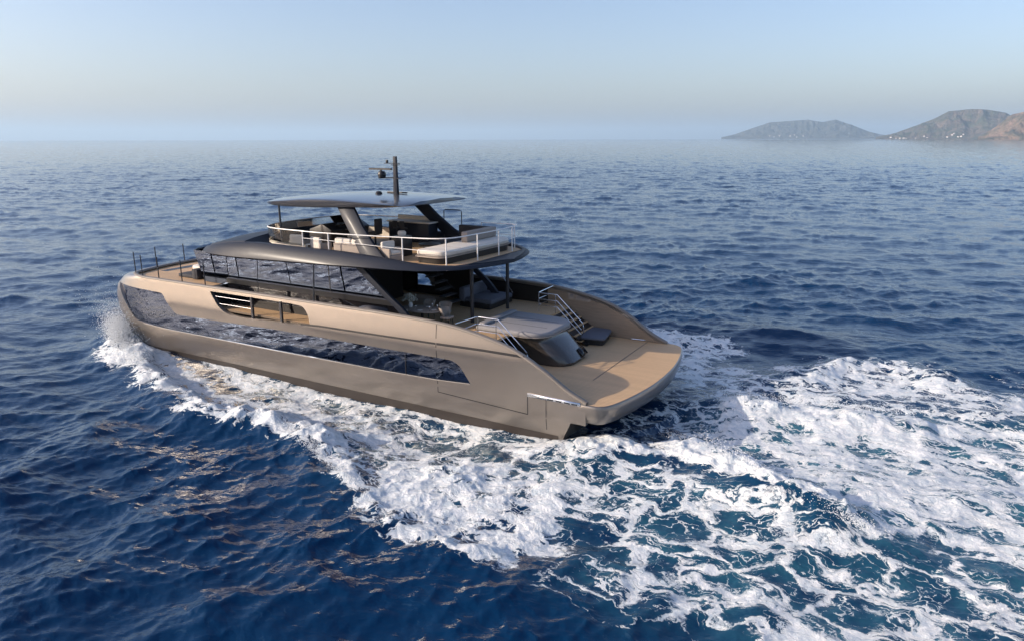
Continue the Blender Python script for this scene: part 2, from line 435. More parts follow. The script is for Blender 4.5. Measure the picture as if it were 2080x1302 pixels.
def tag(o, label, cat, group=None):
    o['label'] = label; o['category'] = cat
    if group: o['group'] = group
    return o
def empty(name, loc, label, cat, group=None, rz=0):
    o = bpy.data.objects.new(name, None); COL.objects.link(o)
    o.location = loc; o.rotation_euler = (0, 0, rz)
    return tag(o, label, cat, group)
def curve(pts, k=6):
    """Catmull-Rom through points"""
    P = [Vector(p) for p in pts]; P = [2 * P[0] - P[1]] + P + [2 * P[-1] - P[-2]]; out = []
    for i in range(1, len(P) - 2):
        for j in range(k):
            t = j / k
            out.append(0.5 * ((2 * P[i]) + (P[i + 1] - P[i - 1]) * t + (2 * P[i - 1] - 5 * P[i] + 4 * P[i + 1] - P[i + 2]) * t * t + (3 * P[i] - P[i - 1] - 3 * P[i + 1] + P[i + 2]) * t ** 3))
    out.append(P[-2]); return out
def inside(p, poly):
    c = False; x, y = p; n = len(poly)
    for i in range(n):
        (x0, y0), (x1, y1) = poly[i], poly[i - 1]
        if (y0 > y) != (y1 > y) and x < (x1 - x0) * (y - y0) / (y1 - y0) + x0: c = not c
    return c
def rnd(poly, rs, k=5):
    """round the corners of a polygon; rs: one radius or a list"""
    out = []; n = len(poly)
    for i in range(n):
        p = Vector(poly[i]); a = Vector(poly[i - 1]) - p; b = Vector(poly[(i + 1) % n]) - p
        r = rs[i] if isinstance(rs, (list, tuple)) else rs
        r = min(r, a.length * 0.48, b.length * 0.48)
        if r <= 0: out.append(tuple(p)); continue
        p0 = p + a.normalized() * r; p1 = p + b.normalized() * r
        for j in range(k + 1):
            t = j / k; q = p0 * (1 - t) ** 2 + p * 2 * t * (1 - t) + p1 * t * t
            out.append((q.x, q.y))
    return out
def dens(poly, step):
    out = []
    for i, p in enumerate(poly):
        q = poly[(i + 1) % len(poly)]; L = math.dist(p, q); m = max(1, math.ceil(L / step))
        out += [(p[0] + (q[0] - p[0]) * k / m, p[1] + (q[1] - p[1]) * k / m) for k in range(m)]
    return out
def panel(mb, outer, holes, gu, gv, fmap, thick=0.0, walls=True):
    """triangulated patch of a curved surface with holes; fmap(u, v, offset) gives the point"""
    loops = [dens(outer, gu)] + [dens(h, gu) for h in holes]
    vs, es = [], []
    for L in loops:
        b = len(vs); vs += L; es += [(b + i, b + (i + 1) % len(L)) for i in range(len(L))]
    us = [p[0] for p in outer]; ws = [p[1] for p in outer]
    nb = len(vs)
    for u in np.arange(math.floor(min(us) / gu) * gu, max(us), gu):
        for v in gv:
            if inside((u, v), outer) and not any(inside((u, v), h) for h in holes):
                if min(math.hypot(u - p[0], (v - p[1])) for p in vs[:nb]) > 0.06: vs.append((float(u), float(v)))
    r = delaunay_2d_cdt([Vector(p) for p in vs], es, [], 0, 1e-5)
    V, F = r[0], r[2]
    F = [f for f in F if (lambda c: inside(c, loops[0]) and not any(inside(c, h) for h in loops[1:]))((sum(V[i].x for i in f) / len(f), sum(V[i].y for i in f) / len(f)))]
    mb.add([fmap(p.x, p.y, 0) for p in V], F)
    if thick:
        mb.add([fmap(p.x, p.y, -thick) for p in V], [f[::-1] for f in F])
        if walls:
            for L in loops:
                mb.loft([[fmap(p[0], p[1], 0) for p in L + L[:1]], [fmap(p[0], p[1], -thick) for p in L + L[:1]]])
    return mb

# ------------------------------------------------------------ materials of the yacht
def paint_mat(name, col, metal, rough, coat=0.4, crough=0.08, var=0.04, spec=0.5):
    m, n, l, p = new_mat(name); t = NT(m)
    v = t.noise(t.obj(), 1.7, 4, 0.6)
    l.new(t.mix(v, tuple(c * (1 - var) for c in col) + (1,), tuple(min(1, c * (1 + var)) for c in col) + (1,)), p.inputs['Base Color'])
    p.inputs['Metallic'].default_value = metal
    l.new(t.mixf(t.noise(t.obj(), 6, 4, 0.6), rough * 0.9, rough * 1.12), p.inputs['Roughness'])
    p.inputs['Specular IOR Level'].default_value = spec
    p.inputs['Coat Weight'].default_value = coat; p.inputs['Coat Roughness'].default_value = crough
    return m
def flat_mat(name, col, rough=0.6, metal=0.0, ior=1.45, bumpk=0.0, scale=60):
    m, n, l, p = new_mat(name); t = NT(m)
    v = t.noise(t.obj(), scale * 0.1, 3, 0.6)
    l.new(t.mix(v, tuple(c * 0.9 for c in col) + (1,), tuple(min(1, c * 1.08) for c in col) + (1,)), p.inputs['Base Color'])
    p.inputs['Roughness'].default_value = rough; p.inputs['Metallic'].default_value = metal; p.inputs['IOR'].default_value = ior
    if bumpk: l.new(t.bump(t.noise(t.obj(), scale, 4, 0.6), bumpk, 0.01), p.inputs['Normal'])
    return m
M = {}
M['hull'] = paint_mat('bronze_paint', (0.25, 0.22, 0.192), 0.72, 0.31, 0.5, 0.07)
M['cap'] = paint_mat('bronze_cap_paint', (0.19, 0.165, 0.14), 0.0, 0.5, 0.0)
M['block'] = paint_mat('dark_bronze_gloss', (0.055, 0.046, 0.04), 0.2, 0.25, 0.7, 0.1)
M['antifoul'] = flat_mat('dark_boot_paint', (0.035, 0.028, 0.024), 0.5)
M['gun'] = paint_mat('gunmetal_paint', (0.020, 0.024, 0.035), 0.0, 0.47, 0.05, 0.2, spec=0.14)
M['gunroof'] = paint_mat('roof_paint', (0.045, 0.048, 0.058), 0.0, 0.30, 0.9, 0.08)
M['dark'] = flat_mat('black_satin', (0.018, 0.018, 0.02), 0.35)
M['cab'] = flat_mat('dark_cabinet', (0.022, 0.018, 0.016), 0.3)
M['glass'] = None
def mirror_glass(name, col, rough=0.012):
    m, n, l, p = new_mat(name); t = NT(m)
    p.inputs['Base Color'].default_value = (*col, 1); p.inputs['Metallic'].default_value = 1.0
    p.inputs['Roughness'].default_value = rough
    return m
M['glass'] = mirror_glass('tinted_window_glass', (0.072, 0.092, 0.135))
M['blackglass'] = flat_mat('black_glass', (0.006, 0.006, 0.008), 0.04)
M['chrome'] = flat_mat('polished_steel', (0.72, 0.72, 0.74), 0.18, 0.9)
M['post'] = flat_mat('dark_post_paint', (0.03, 0.032, 0.038), 0.3)
M['whitemetal'] = flat_mat('white_rail_paint', (0.78, 0.76, 0.73), 0.3)
M['cream'] = flat_mat('cream_fabric', (0.66, 0.60, 0.52), 0.9, bumpk=0.3)
M['tan'] = flat_mat('taupe_fabric', (0.33, 0.28, 0.24), 0.9, bumpk=0.3)
M['grey'] = flat_mat('grey_fabric', (0.27, 0.26, 0.265), 0.75, bumpk=0.3)
M['darkfab'] = flat_mat('charcoal_fabric', (0.045, 0.045, 0.05), 0.85, bumpk=0.3)
M['slate'] = flat_mat('slate_fabric', (0.11, 0.115, 0.14), 0.8, bumpk=0.3)
M['wood'] = None
M['white'] = flat_mat('white_lacquer', (0.75, 0.73, 0.70), 0.35)
M['leaf'] = flat_mat('leaves', (0.10, 0.13, 0.07), 0.7)
M['terra'] = flat_mat('terracotta_fabric', (0.34, 0.12, 0.07), 0.9)
def teak_mat():
    m, n, l, p = new_mat('teak_planks'); t = NT(m)
    P = t.obj()
    g = t.noise(t.mapping(P, (1.2, 22, 8)), 3.0, 5, 0.6)
    sep = n.new('ShaderNodeSeparateXYZ'); l.new(P, sep.inputs[0])
    yy = t.math('DIVIDE', t.math('ADD', sep.outputs[1], 20.0), 0.14)
    fr = t.math('FRACT', yy)
    caulk = t.math('LESS_THAN', fr, 0.09)
    pid = n.new('ShaderNodeTexWhiteNoise'); pid.noise_dimensions = '1D'; l.new(t.math('FLOOR', yy), pid.inputs['W'])
    c = t.mix(g, (0.47, 0.29, 0.15, 1), (0.72, 0.49, 0.27, 1))
    c = t.mix(t.math('MULTIPLY', pid.outputs['Value'], 0.35), c, (0.44, 0.29, 0.16, 1))
    c = t.mix(t.math('MULTIPLY', caulk, 0.85), c, (0.06, 0.045, 0.035, 1))
    l.new(c, p.inputs['Base Color']); p.inputs['Roughness'].default_value = 0.62
    return m
M['teak'] = teak_mat()
def wood_mat():
    m, n, l, p = new_mat('bulwark_wood'); t = NT(m)
    g = t.noise(t.mapping(t.obj(), (1.0, 1.0, 9.0)), 1.6, 6, 0.65)
    l.new(t.mix(g, (0.16, 0.115, 0.08, 1), (0.36, 0.27, 0.19, 1)), p.inputs['Base Color']); p.inputs['Roughness'].default_value = 0.5
    return m
M['wood'] = wood_mat()
def clear_glass():
    m = bpy.data.materials.new('clear_glass'); m.use_nodes = True
    n, l = m.node_tree.nodes, m.node_tree.links; n.clear()
    o = n.new('ShaderNodeOutputMaterial'); mx = n.new('ShaderNodeMixShader'); tr = n.new('ShaderNodeBsdfTransparent'); gl = n.new('ShaderNodeBsdfGlossy')
    f = n.new('ShaderNodeLayerWeight'); f.inputs['Blend'].default_value = 0.32
    tr.inputs[0].default_value = (0.86, 0.88, 0.88, 1); gl.inputs['Roughness'].default_value = 0.03
    l.new(f.outputs[0], mx.inputs[0]); l.new(tr.outputs[0], mx.inputs[1]); l.new(gl.outputs[0], mx.inputs[2]); l.new(mx.outputs[0], o.inputs[0])
    return m
M['clear'] = clear_glass()

# ------------------------------------------------------------ the yacht: hull
# boat frame = world frame: +x towards the bow, +y to port, water at z = 0
Y = empty('motor_yacht', (16, 0, 0), 'large bronze and charcoal motor yacht under way on the blue sea', 'yacht')
def part(mb, name, mat, parent=None, **k):
    """a part of the yacht; vertices are given in the boat frame"""
    par = parent or Y
    o = mb.build(name, mat, par, **k)
    o.matrix_parent_inverse = Matrix.Translation((-16, 0, 0)) if par is Y else Matrix()
    return o

SZ = [-.6, 0, .4, .8, 1.5, 2.0, 2.7, 3.3, 3.8, 3.97, 4.06]
SX = [29.2, 30.1, 30.55, 31.1, 31.9, 32.15, 32.2, 31.9, 31.2, 30.75, 30.1]
YZ = [-.6, .25, .9, 1.38, 1.44, 2.25, 2.86, 2.92, 3.3, 3.95, 4.06]
YY = [4.45, 4.60, 4.695, 4.712, 4.712, 4.705, 4.755, 4.77, 4.75, 4.68, 4.66]
def hull_pt(s):
    def f(u, z, off=0.0):
        xs = float(np.interp(z, SZ, SX)); yy = float(np.interp(z, YZ, YY))
        if u <= 28: return (u, s * (yy + off), z)
        if u <= 32:
            t = (u - 28) / 4 * math.pi / 2
            return (28 + (xs - 28 + off) * math.sin(t), s * (3.6 + (yy - 3.6 + off) * math.cos(t)), z)
        q = 1 - (u - 32) / 4
        return (xs + off + 0.75 * (1 - q * q), s * 3.6 * q, z)
    return f
TOP = [(2.4, 1.80), (3.2, 2.16), (4.24, 2.82), (5.5, 3.4), (7.3, 3.8), (9.06, 3.99), (12, 4.06)]
TOPC = [(p.x, p.y) for p in curve([(a, b, 0) for a, b in TOP], 6)]
WIN = rnd([(30.5, 3.46), (29.75, 2.9), (29.3, 2.1), (28.95, 1.62), (28.0, 1.48), (26.5, 1.44), (18.5, 1.46), (11.8, 1.54), (9.06, 1.6), (7.42, 1.70), (7.95, 2.4), (8.3, 2.56), (8.9, 2.56), (18.5, 2.5), (23.9, 2.36), (25.75, 2.33), (26.25, 2.88), (26.62, 3.38)],
          [.12, .3, .3, .2, .3, .5, .5, .5, .3, .05, .25, .2, .3, .5, .5, .4, .5, .18])
OPEN = rnd([(22.85, 3.86), (22.2, 3.1), (21.5, 2.84), (20.5, 2.82), (16.0, 2.99), (16.15, 3.5), (16.45, 3.82), (17.2, 3.87)], [.1, .5, .3, .3, .05, .25, .25, .3])
SIDE = [(3.65, -.6), (3.3, .3), (3.0, .93), (2.4, .93)] + TOPC + [(28, 4.06), (32, 4.06), (36, 4.06), (36, 1.5), (32, 1.5), (32, -.6)]
ZG = [-.2, .25, .6, .9, 1.15, 1.38, 1.44, 1.8, 2.1, 2.4, 2.65, 2.86, 2.92, 3.1, 3.3, 3.5, 3.7, 3.8, 3.88, 3.97]
for s, side in ((1, 'port'), (-1, 'starboard')):
    f = hull_pt(s)
    h = part(panel(MB(), SIDE, [WIN, OPEN], 0.4, ZG, f, 0.2), 'hull_side', M['hull'], sharp=28)
    g = MB(); panel(g, WIN, [], 0.4, ZG, lambda u, z, o: f(u, z, -0.03 - 0.03 * (z - 1.4) + 4.70 - float(np.interp(z, YZ, YY))))
    part(g, 'hull_window', M['glass'])
    # thin bright sill lip under the window
    lip = MB(); lip.tube([f(u, z - 0.004, 0.014) for u, z in [(28.4, 1.50), (26.5, 1.44), (24, 1.447), (18.5, 1.46), (15, 1.50), (11.8, 1.54), (9.06, 1.6), (7.45, 1.695)]], 0.018, 6)
    part(lip, 'window_sill', M['cap'])
    for u in (10.7,):
        b = MB(); b.loft([[f(u - .015, z, -.035), f(u + .015, z, -.035)] for z in (1.56, 2.0, 2.55)])
        part(b, 'window_mullion', M['dark'])
    # boot top
    b = MB(); b.loft([[f(u, z, 0.012) for u in np.concatenate([np.arange(3.55, 28, .8), np.arange(28, 32.01, .3)])] for z in (-.6, -.2, 0.26)])
    part(b, 'boot_stripe', M['antifoul'])
    # grooves and shell door seams
    def strip(pts, wd, nm, mat=M['dark'], off=0.004):
        b = MB()
        for (u0, z0), (u1, z1) in zip(pts[:-1], pts[1:]):
            L = math.hypot(u1 - u0, z1 - z0); nx, nz = -(z1 - z0) / L * wd / 2, (u1 - u0) / L * wd / 2
            k = max(1, int(L / .4)); ra, rb = [], []
            for i in range(k + 1):
                u = u0 + (u1 - u0) * i / k; z = z0 + (z1 - z0) * i / k
                ra.append(f(u + nx, z + nz, off)); rb.append(f(u - nx, z - nz, off))
            b.loft([ra, rb])
        return part(b, nm, mat)
    strip([(16.6, 2.985), (15.5, 3.05), (11.7, 3.10), (9.06, 3.15)], .085, 'hull_groove'); strip([(9.0, 3.15), (6.8, 3.20), (4.95, 3.21)], .1, 'hull_groove')
    strip([(9.03, 3.96), (9.03, 2.56)], .035, 'door_seam'); strip([(9.03, 1.6), (9.03, 1.08), (4.82, .92), (4.82, 1.74)], .035, 'door_seam')
    strip([(4.03, 1.7), (4.03, .43)], .028, 'door_seam')
    # chrome vent strip with slots at the stern
    st = part(MB().loft([[f(u, z, .03) for u in (2.62, 3.3, 4.0, 4.82)] for z in (1.66, 1.80)]), 'stern_fender', M['chrome'], solid=.03)
    for u in (3.85, 3.5, 3.15, 2.85):
        b = MB().loft([[f(u + d, z, .034) for d in (-.12, .12)] for z in (1.675, 1.72)])
        part(b, 'slot', M['dark'], st)
    # rounded capping along the bulwark and round the bow
    cap = [f(u, z, -0.10) for u, z in TOPC] + [f(u, 4.06, -0.10) for u in np.concatenate([np.arange(13, 28, 1.0), np.arange(28, 36.01, .25)])]
    rows = []
    pts = [Vector(p) for p in cap]
    for i, p in enumerate(pts):
        d = (pts[min(i + 1, len(pts) - 1)] - pts[max(i - 1, 0)]).normalized(); sd = d.cross(Vector((0, 0, 1))).normalized(); un = sd.cross(d)
        rows.append([p + sd * (.125 * math.cos(a)) + un * (.075 * math.sin(a) - .02) for a in [2 * math.pi * k / 14 for k in range(14)]])
    part(MB().loft(rows, True, True), 'bulwark_cap', M['cap'], sharp=60)
    # three black posts in the side opening with two thin rails
    for u in (19.85, 17.9):
        a, c = f(u, 2.7, -.06), f(u, 3.95, -.06)
        part(MB().box((a[0] - .06, min(a[1], a[1]) - .05, 2.86), (a[0] + .06, a[1] + .05, 3.9)), 'bulwark_post', M['post'])
    for z in (3.62, 3.28):
        part(MB().tube([f(u, z, -.12) for u in (22.6 - (3.62 - z), 19.9)], .009, 6), 'side_rail', M['chrome'])
    # inner tunnel wall of the demi-hull, and its transom
    b = MB(); b.loft([[(3.65, s * 2.4, -.6), (10, s * 2.3, -.6), (28, s * 2.7, -.6), (31.2, s * 3.6, -.6)], [(3.0, s * 2.4, 1.0), (10, s * 2.3, 1.6), (28, s * 2.7, 1.6), (31.9, s * 3.6, 1.6)]])
    b.add([(3.65, s * 2.4, -.6), (3.65, s * 4.45, -.6), (3.0, s * 4.7, .95), (3.0, s * 2.4, 1.0)], [(0, 1, 2, 3)])
    part(b, 'demi_hull_inner', M['hull'])
for s in (1, -1):
    f = hull_pt(s)
    LIN = [(2.75, 1.78), (7.4, 1.78), (7.4, 3.0), (8.7, 3.0), (8.7, 3.82), (7.3, 3.66), (5.5, 3.26), (4.24, 2.68), (3.2, 2.02)]
    part(panel(MB(), LIN, [], 0.4, [2.1, 2.5, 2.9, 3.3, 3.6], lambda u, z, o: f(u, z, -0.215 + o), .02), 'bulwark_lining', M['wood'])
    part(panel(MB(), [(8.7, 3.0), (15.8, 3.0), (15.8, 3.93), (11, 3.93), (8.7, 3.82)], [], 0.8, [3.4], lambda u, z, o: f(u, z, -0.212 + o), .02), 'bulwark_lining', M['cab'])  # forward lining dark: the upper deck's shade is put into its colour
# stern: the swim platform, one solid body with a rounded rim
EDGE = [(3.0, 4.70), (2.4, 4.72), (1.95, 4.66), (1.62, 4.36), (1.38, 3.7), (1.15, 2.6), (0.98, 1.3), (0.93, 0.0)]
half = [(p.x, p.y) for p in curve([(a, b, 0) for a, b in EDGE], 5)]
ring = half + [(x, -y) for x, y in half[::-1][1:]]
def shrink(ring, d, dx=0):
    out = []
    for i, p in enumerate(ring):
        a, b = Vector(ring[max(i - 1, 0)]), Vector(ring[min(i + 1, len(ring) - 1)]); t = (b - a).normalized()
        n = Vector((-t.y, t.x)); n = n if n.dot(Vector((6, 0)) - Vector(p)) > 0 else -n
        out.append((p[0] + n.x * d + dx, p[1] + n.y * d))
    return out
rows = []
for d, z in ((0.06, 1.745), (0.02, 1.735), (0.0, 1.70), (0.0, 1.55), (0.03, 1.30), (0.12, 1.06), (0.24, 0.96), (0.42, 0.92)):
    rows.append([(x, y, z) for x, y in shrink(ring, d)])
mb = MB().loft(rows)
mb.add([(x, y, .92) for x, y in shrink(ring, .42)], [tuple(range(len(ring)))])
part(mb, 'stern_rim', M['hull'], sharp=50)
rt = shrink(ring, .055)
deckpoly = [(7.6, 4.5)] + [p for p in rt] + [(7.6, -4.5)]
mb = MB().add([(x, y, 1.75) for x, y in deckpoly], [tuple(range(len(deckpoly)))])
part(mb, 'swim_platform', M['teak'])
part(MB().add([(4.9, -3.3, 1.754), (4.93, -3.3, 1.754), (3.06, 2.2, 1.754), (3.03, 2.2, 1.754)], [(0, 1, 2, 3)]), 'platform_seam', M['dark']) if False else None
part(MB().box((3.28, -4.4, 1.752), (3.31, 2.0, 1.756)), 'platform_seam', M['dark'])
part(MB().tube([(4.1, -4.42, 1.80), (2.3, -4.62, 1.80)], .025, 6), 'platform_rail', M['chrome'])
mb = MB()   # bridge deck underside
mb.add([(.94 + 2, -2.5, 1.0), (2.94, 2.5, 1.0), (30, 3.4, 1.6), (30, -3.4, 1.6)], [(0, 1, 2, 3)])
part(mb, 'bridge_deck_underside', M['hull'])

# ------------------------------------------------------------ decks
MD = 3.0
part(MB().box((7.45, -4.5, MD - .1), (16.5, 4.5, MD)), 'aft_deck', M['teak'])
for s in (1, -1):
    part(MB().box((16.5, min(s * 3.3, s * 4.5), MD - .1), (23.2, max(s * 3.3, s * 4.5), MD)), 'side_deck', M['teak'])
    # riser up to the foredeck
    part(MB().box((22.9, min(s * 3.3, s * 4.5), MD + .0), (23.2, max(s * 3.3, s * 4.5), 3.6)), 'deck_step', M['dark'])
    part(MB().box((23.2, min(s * 3.3, s * 4.5), MD), (23.5, max(s * 3.3, s * 4.5), 3.95)), 'deck_step', M['dark'])
    # stairs down to the platform
    sd = MB()
    n = 5
    for k in range(n):
        x1 = 7.45 - k * .33; z = MD - (k + 1) * (MD - 1.75) / (n + 1)
        part(MB().box((x1 - .36, min(s * 2.3, s * 4.45), z - .05), (x1, max(s * 2.3, s * 4.45), z)), 'stair_tread', M['teak'])
    part(MB().add([(7.45, s * 2.3, 1.76), (7.45, s * 4.45, 1.76), (7.45, s * 4.45, 2.9), (7.45, s * 2.3, 2.9), (5.5, s * 2.3, 1.76), (5.5, s * 4.45, 1.76)], [(0, 1, 2, 3), (4, 5, 2, 3)]), 'stair_back', M['cab'])
fd = [(23.4, 4.45)] + [(hull_pt(1)(u, 4.0, -.2)[0], hull_pt(1)(u, 4.0, -.2)[1]) for u in np.arange(28, 36.01, .5)]
fd = fd + [(x, -y) for x, y in fd[::-1][1:]]
part(MB().prism(fd, 3.85, 3.95), 'foredeck', M['teak'])
part(MB().box((29.2, -2.6, 3.951), (29.75, 2.6, 3.956)), 'anchor_hatch', M['dark'])
part(MB().box((26.0, -2.9, 3.95), (26.25, 2.9, 4.02)), 'foredeck_coaming', M['hull'])

# ------------------------------------------------------------ saloon
SA = MB()
def wall_y(z): return float(np.interp(z, [3.0, 4.1, 5.5], [3.50, 3.53, 3.60]))
for s in (1, -1):
    xa = {3.0: 10.9, 4.1: 11.75, 4.35: 12.1, 5.55: 13.95}
    x_end = 12.6 if s > 0 else 16.2
    rl = [(z, (float(np.interp(z, list(xa), list(xa.values()))) if s > 0 else 15.9)) for z in (4.36, 4.8, 5.2, 5.62)]
    g = MB().loft([[(x, s * wall_y(z), z) for x in (x0, 15.9 if s > 0 else 16.2, 19, 22.75)] for z, x0 in rl])
    part(g, 'saloon_window', M['glass'])
    # front quarter pane: bottom edge slants forward up to the fore windshield
    g = MB().loft([[(22.8, s * wall_y(4.0), 3.98), (24.7, s * 3.5, 3.98)], [(22.8, s * wall_y(4.8), 4.8), (24.95, s * 3.60, 4.8)], [(22.8, s * wall_y(5.5), 5.6), (25.2, s * 3.64, 5.6)]])
    part(g, 'quarter_window', M['glass'])
    rl = [(z, (float(np.interp(z, list(xa), list(xa.values()))) if s > 0 else 16.2)) for z in (3.0, 3.6, 4.1)]
    g = MB().loft([[(x, s * wall_y(z), z) for x in (x0, 16.2, 22.9)] for z, x0 in rl])
    part(g, 'lower_window', M['blackglass'])
    if s > 0:
        part(MB().add([(11.9, 3.53, 3.0), (14.7, 3.53, 3.0), (15.2, 3.53, 4.09), (12.6, 3.53, 4.09)], [(0, 1, 2, 3)]), 'saloon_panel', M['blackglass'], solid=.02)
    part(MB().loft([[(11.75 if s > 0 else 15.9, s * 3.50, 4.1), (22.9, s * 3.50, 4.1)], [(11.75 if s > 0 else 15.9, s * 3.62, 4.1), (22.9, s * 3.62, 4.1)], [(12.1 if s > 0 else 15.9, s * 3.64, 4.34), (22.85, s * 3.64, 4.34)], [(12.1 if s > 0 else 15.9, s * 3.53, 4.37), (22.85, s * 3.53, 4.37)]]), 'saloon_sill', M['dark'])
    for x in (15.8,) if s > 0 else ():
        part(MB().add([(x, wall_y(4.36) + .012, 4.36), (x + .04, wall_y(4.36) + .012, 4.36), (x + .04, wall_y(5.6) + .012, 5.6), (x, wall_y(5.6) + .012, 5.6)], [(0, 1, 2, 3)]), 'window_mullion', M['dark'])
# front windshield, angled round the nose of the saloon
W0 = [(24.7, 3.5), (25.6, 2.4), (26.0, 0), (25.6, -2.4), (24.7, -3.5)]
g = MB().loft([[(x, y, 3.98) for x, y in W0], [(x + .45, y * 1.04, 5.62) for x, y in W0]])
part(g, 'windshield', M['glass'])
# raked pillar at the aft end of the saloon glass
pl = curve([(14.15, 3.70, 5.75), (13.3, 3.66, 5.05), (12.55, 3.62, 4.45), (11.9, 3.58, 3.95), (11.1, 3.55, 3.1)], 4)
rows = [[p + Vector(q) for q in ((.0, .06, 0), (-.42, .03, 0), (-.42, -.14, 0), (.0, -.14, 0))] for p in pl]
part(MB().loft(rows, True, True), 'raked_pillar', M['gun'], bevel=.02)
rows = [[Vector((p.x, -p.y, p.z)) + Vector(q) for q in ((.0, -.06, 0), (-.42, -.03, 0), (-.42, .14, 0), (.0, .14, 0))] for p in pl]
part(MB().loft(rows, True, True), 'raked_pillar', M['gun'], bevel=.02)
# saloon aft bulkhead, floor-to-ceiling dark doors; starboard side panel with an opening to the sea
part(MB().box((16.2, -2.2, 3.0), (16.3, 3.45, 5.6)), 'aft_bulkhead', M['cab'])
part(MB().box((12.6, -3.5, 3.0), (15.0, -3.42, 5.6)), 'cockpit_side_wall', M['cab'])
part(MB().box((15.0, -3.5, 4.05), (16.2, -3.42, 5.6)), 'cockpit_side_wall', M['cab'])
part(MB().box((15.0, -3.5, 3.0), (16.2, -3.42, 3.45)), 'cockpit_side_wall', M['cab'])
# stair from the cockpit up to the flybridge
stq = []
for k in range(8):
    part(MB().box((12.2 + k * .28, -1.9, 3.3 + k * .3), (12.55 + k * .28, -.8, 3.35 + k * .3)), 'flybridge_stair_tread', M['darkfab'])
part(MB().tube([(11.9, -.75, 4.1), (14.3, -.75, 6.0)], .02, 6), 'flybridge_stair_rail', M['dark'])
# ceiling edge beam + posts
for x, y, z0 in ((9.95, .65, 3.0), (9.95, -2.55, 3.0)):
    part(MB().tube([(x, y, z0), (x, y, 5.9)], .085, 12), 'deck_post', M['post'])
part(MB().tube([(15.9, 4.55, 4.05), (15.9, 4.40, 5.75)], .035, 8), 'side_deck_post', M['post'])

# ------------------------------------------------------------ flybridge shell (upper deck)
def hw(x):  # half width of the shell's widest line
    return float(np.interp(x, [8.1, 8.2, 8.5, 8.9, 9.5, 10.3, 11.5, 13, 21, 22.5, 23.6, 24.6, 25.4, 25.9, 26.15, 26.2], [0, .9, 2.1, 2.9, 3.6, 4.1, 4.4, 4.46, 4.42, 4.3, 4.05, 3.55, 2.7, 1.7, .7, 0]))
xs_ = [8.1, 8.15, 8.25, 8.4, 8.6, 8.9, 9.3, 9.8, 10.4, 11.2, 12, 13, 14.5, 16, 17.5, 19, 20, 21, 22, 22.8, 23.5, 24.1, 24.6, 25.1, 25.5, 25.8, 26.0, 26.12, 26.2]
def zl(x): return float(np.interp(x, [8.1, 9.0, 10, 12, 15, 19, 22, 24, 26.2], [5.86, 5.84, 5.84, 5.80, 5.72, 5.62, 5.56, 5.52, 5.56]))
def zc(x): return float(np.interp(x, [8.1, 9.5, 10.6, 12, 14, 20, 22, 23.5, 25, 26.2], [5.98, 6.02, 6.10, 6.24, 6.36, 6.40, 6.24, 6.02, 5.74, 5.60]))
def zt(x): return float(np.interp(x, [8.1, 9.5, 12, 20.6, 21.5, 23, 24.5, 25.6, 26.2], [5.95, 5.97, 6.0, 6.70, 6.66, 6.45, 6.12, 5.80, 5.60]))
rows = []
FLY_X0, FLY_X1 = 9.0, 20.7
for x in xs_:
    W = hw(x); L, Cz, T = zl(x), zc(x), zt(x)
    open_ = 9.0 <= x <= 20.5
    prof = []
    e = Cz - L
    prof += [(0.0, L - .02), (W * .55, L - .02), (W * .9, L - .01), (W * .975, L + .02), (W, L + .10 * min(1, e / .5)), (W * .992, L + .3 * e), (W * .965, L + .65 * e), (W * .935, L + .93 * e), (W * .92, Cz)]
    inn = max(0.0, W * .92 - .26)
    prof += [(inn + .04, Cz + .005)]
    if open_:
        prof += [(inn, Cz - .03), (inn - .02 if inn > .02 else 0, 5.93), (inn * .5, 5.93), (0, 5.93)]
    else:
        prof += [(inn, Cz + .06 * min(1, W)), (inn * .85, Cz + (T - Cz) * .45), (inn * .5, Cz + (T - Cz) * .85), (0, T)]
    rows.append([(x, y, z) for y, z in prof] + [(x, -y, z) for y, z in prof[::-1][1:-1]])
part(MB().loft(rows, True), 'flybridge_shell', M['gun'], sharp=32)
# fly deck surface
fdk = [(x, (hw(x) * .92 - .30)) for x in np.arange(9.3, 20.6, .4) if hw(x) * .92 - .3 > 0]
fdk = fdk + [(x, -y) for x, y in fdk[::-1]]
part(MB().prism(fdk, 5.935, 5.95), 'flybridge_deck', M['teak'])
# cowl ahead of the windscreen
# fly windscreen glass wrapping the front
gp = [(17.2, 3.58), (18.5, 3.52), (19.6, 3.35), (20.3, 2.95), (20.75, 2.2), (20.95, 1.2), (21.0, 0)]
gp = [(p.x, p.y) for p in curve([(a, b, 0) for a, b in gp], 4)]; gp = gp + [(x, -y) for x, y in gp[::-1][1:]]
gl = part(MB().loft([[(x, y, 6.36) for x, y in gp], [(x, y, 7.04) for x, y in gp]]), 'flybridge_windscreen', M['clear'])
part(MB().tube([(x, y, 7.05) for x, y in gp], .028, 8), 'windscreen_rail', M['whitemetal'], gl).matrix_parent_inverse = Matrix()
for s in (1, -1):
    lin = [(x, y) for x, y in gp if y * s >= 0 and x > 17.1]
    part(MB().loft([[(x - .10, y * .965, 5.96), (x - .06, y * .975, 6.42)] for x, y in lin]), 'coaming_liner', M['cream'])
for s in (1, -1):   # inside the coaming: pale cream band behind the glass
    part(MB().loft([[(x, y * .985 if y * s > 0 else y * .985, 6.30), (x, y * .985, 6.40)] for x, y in gp if y * s >= 0]), 'windscreen_base', M['cream'])
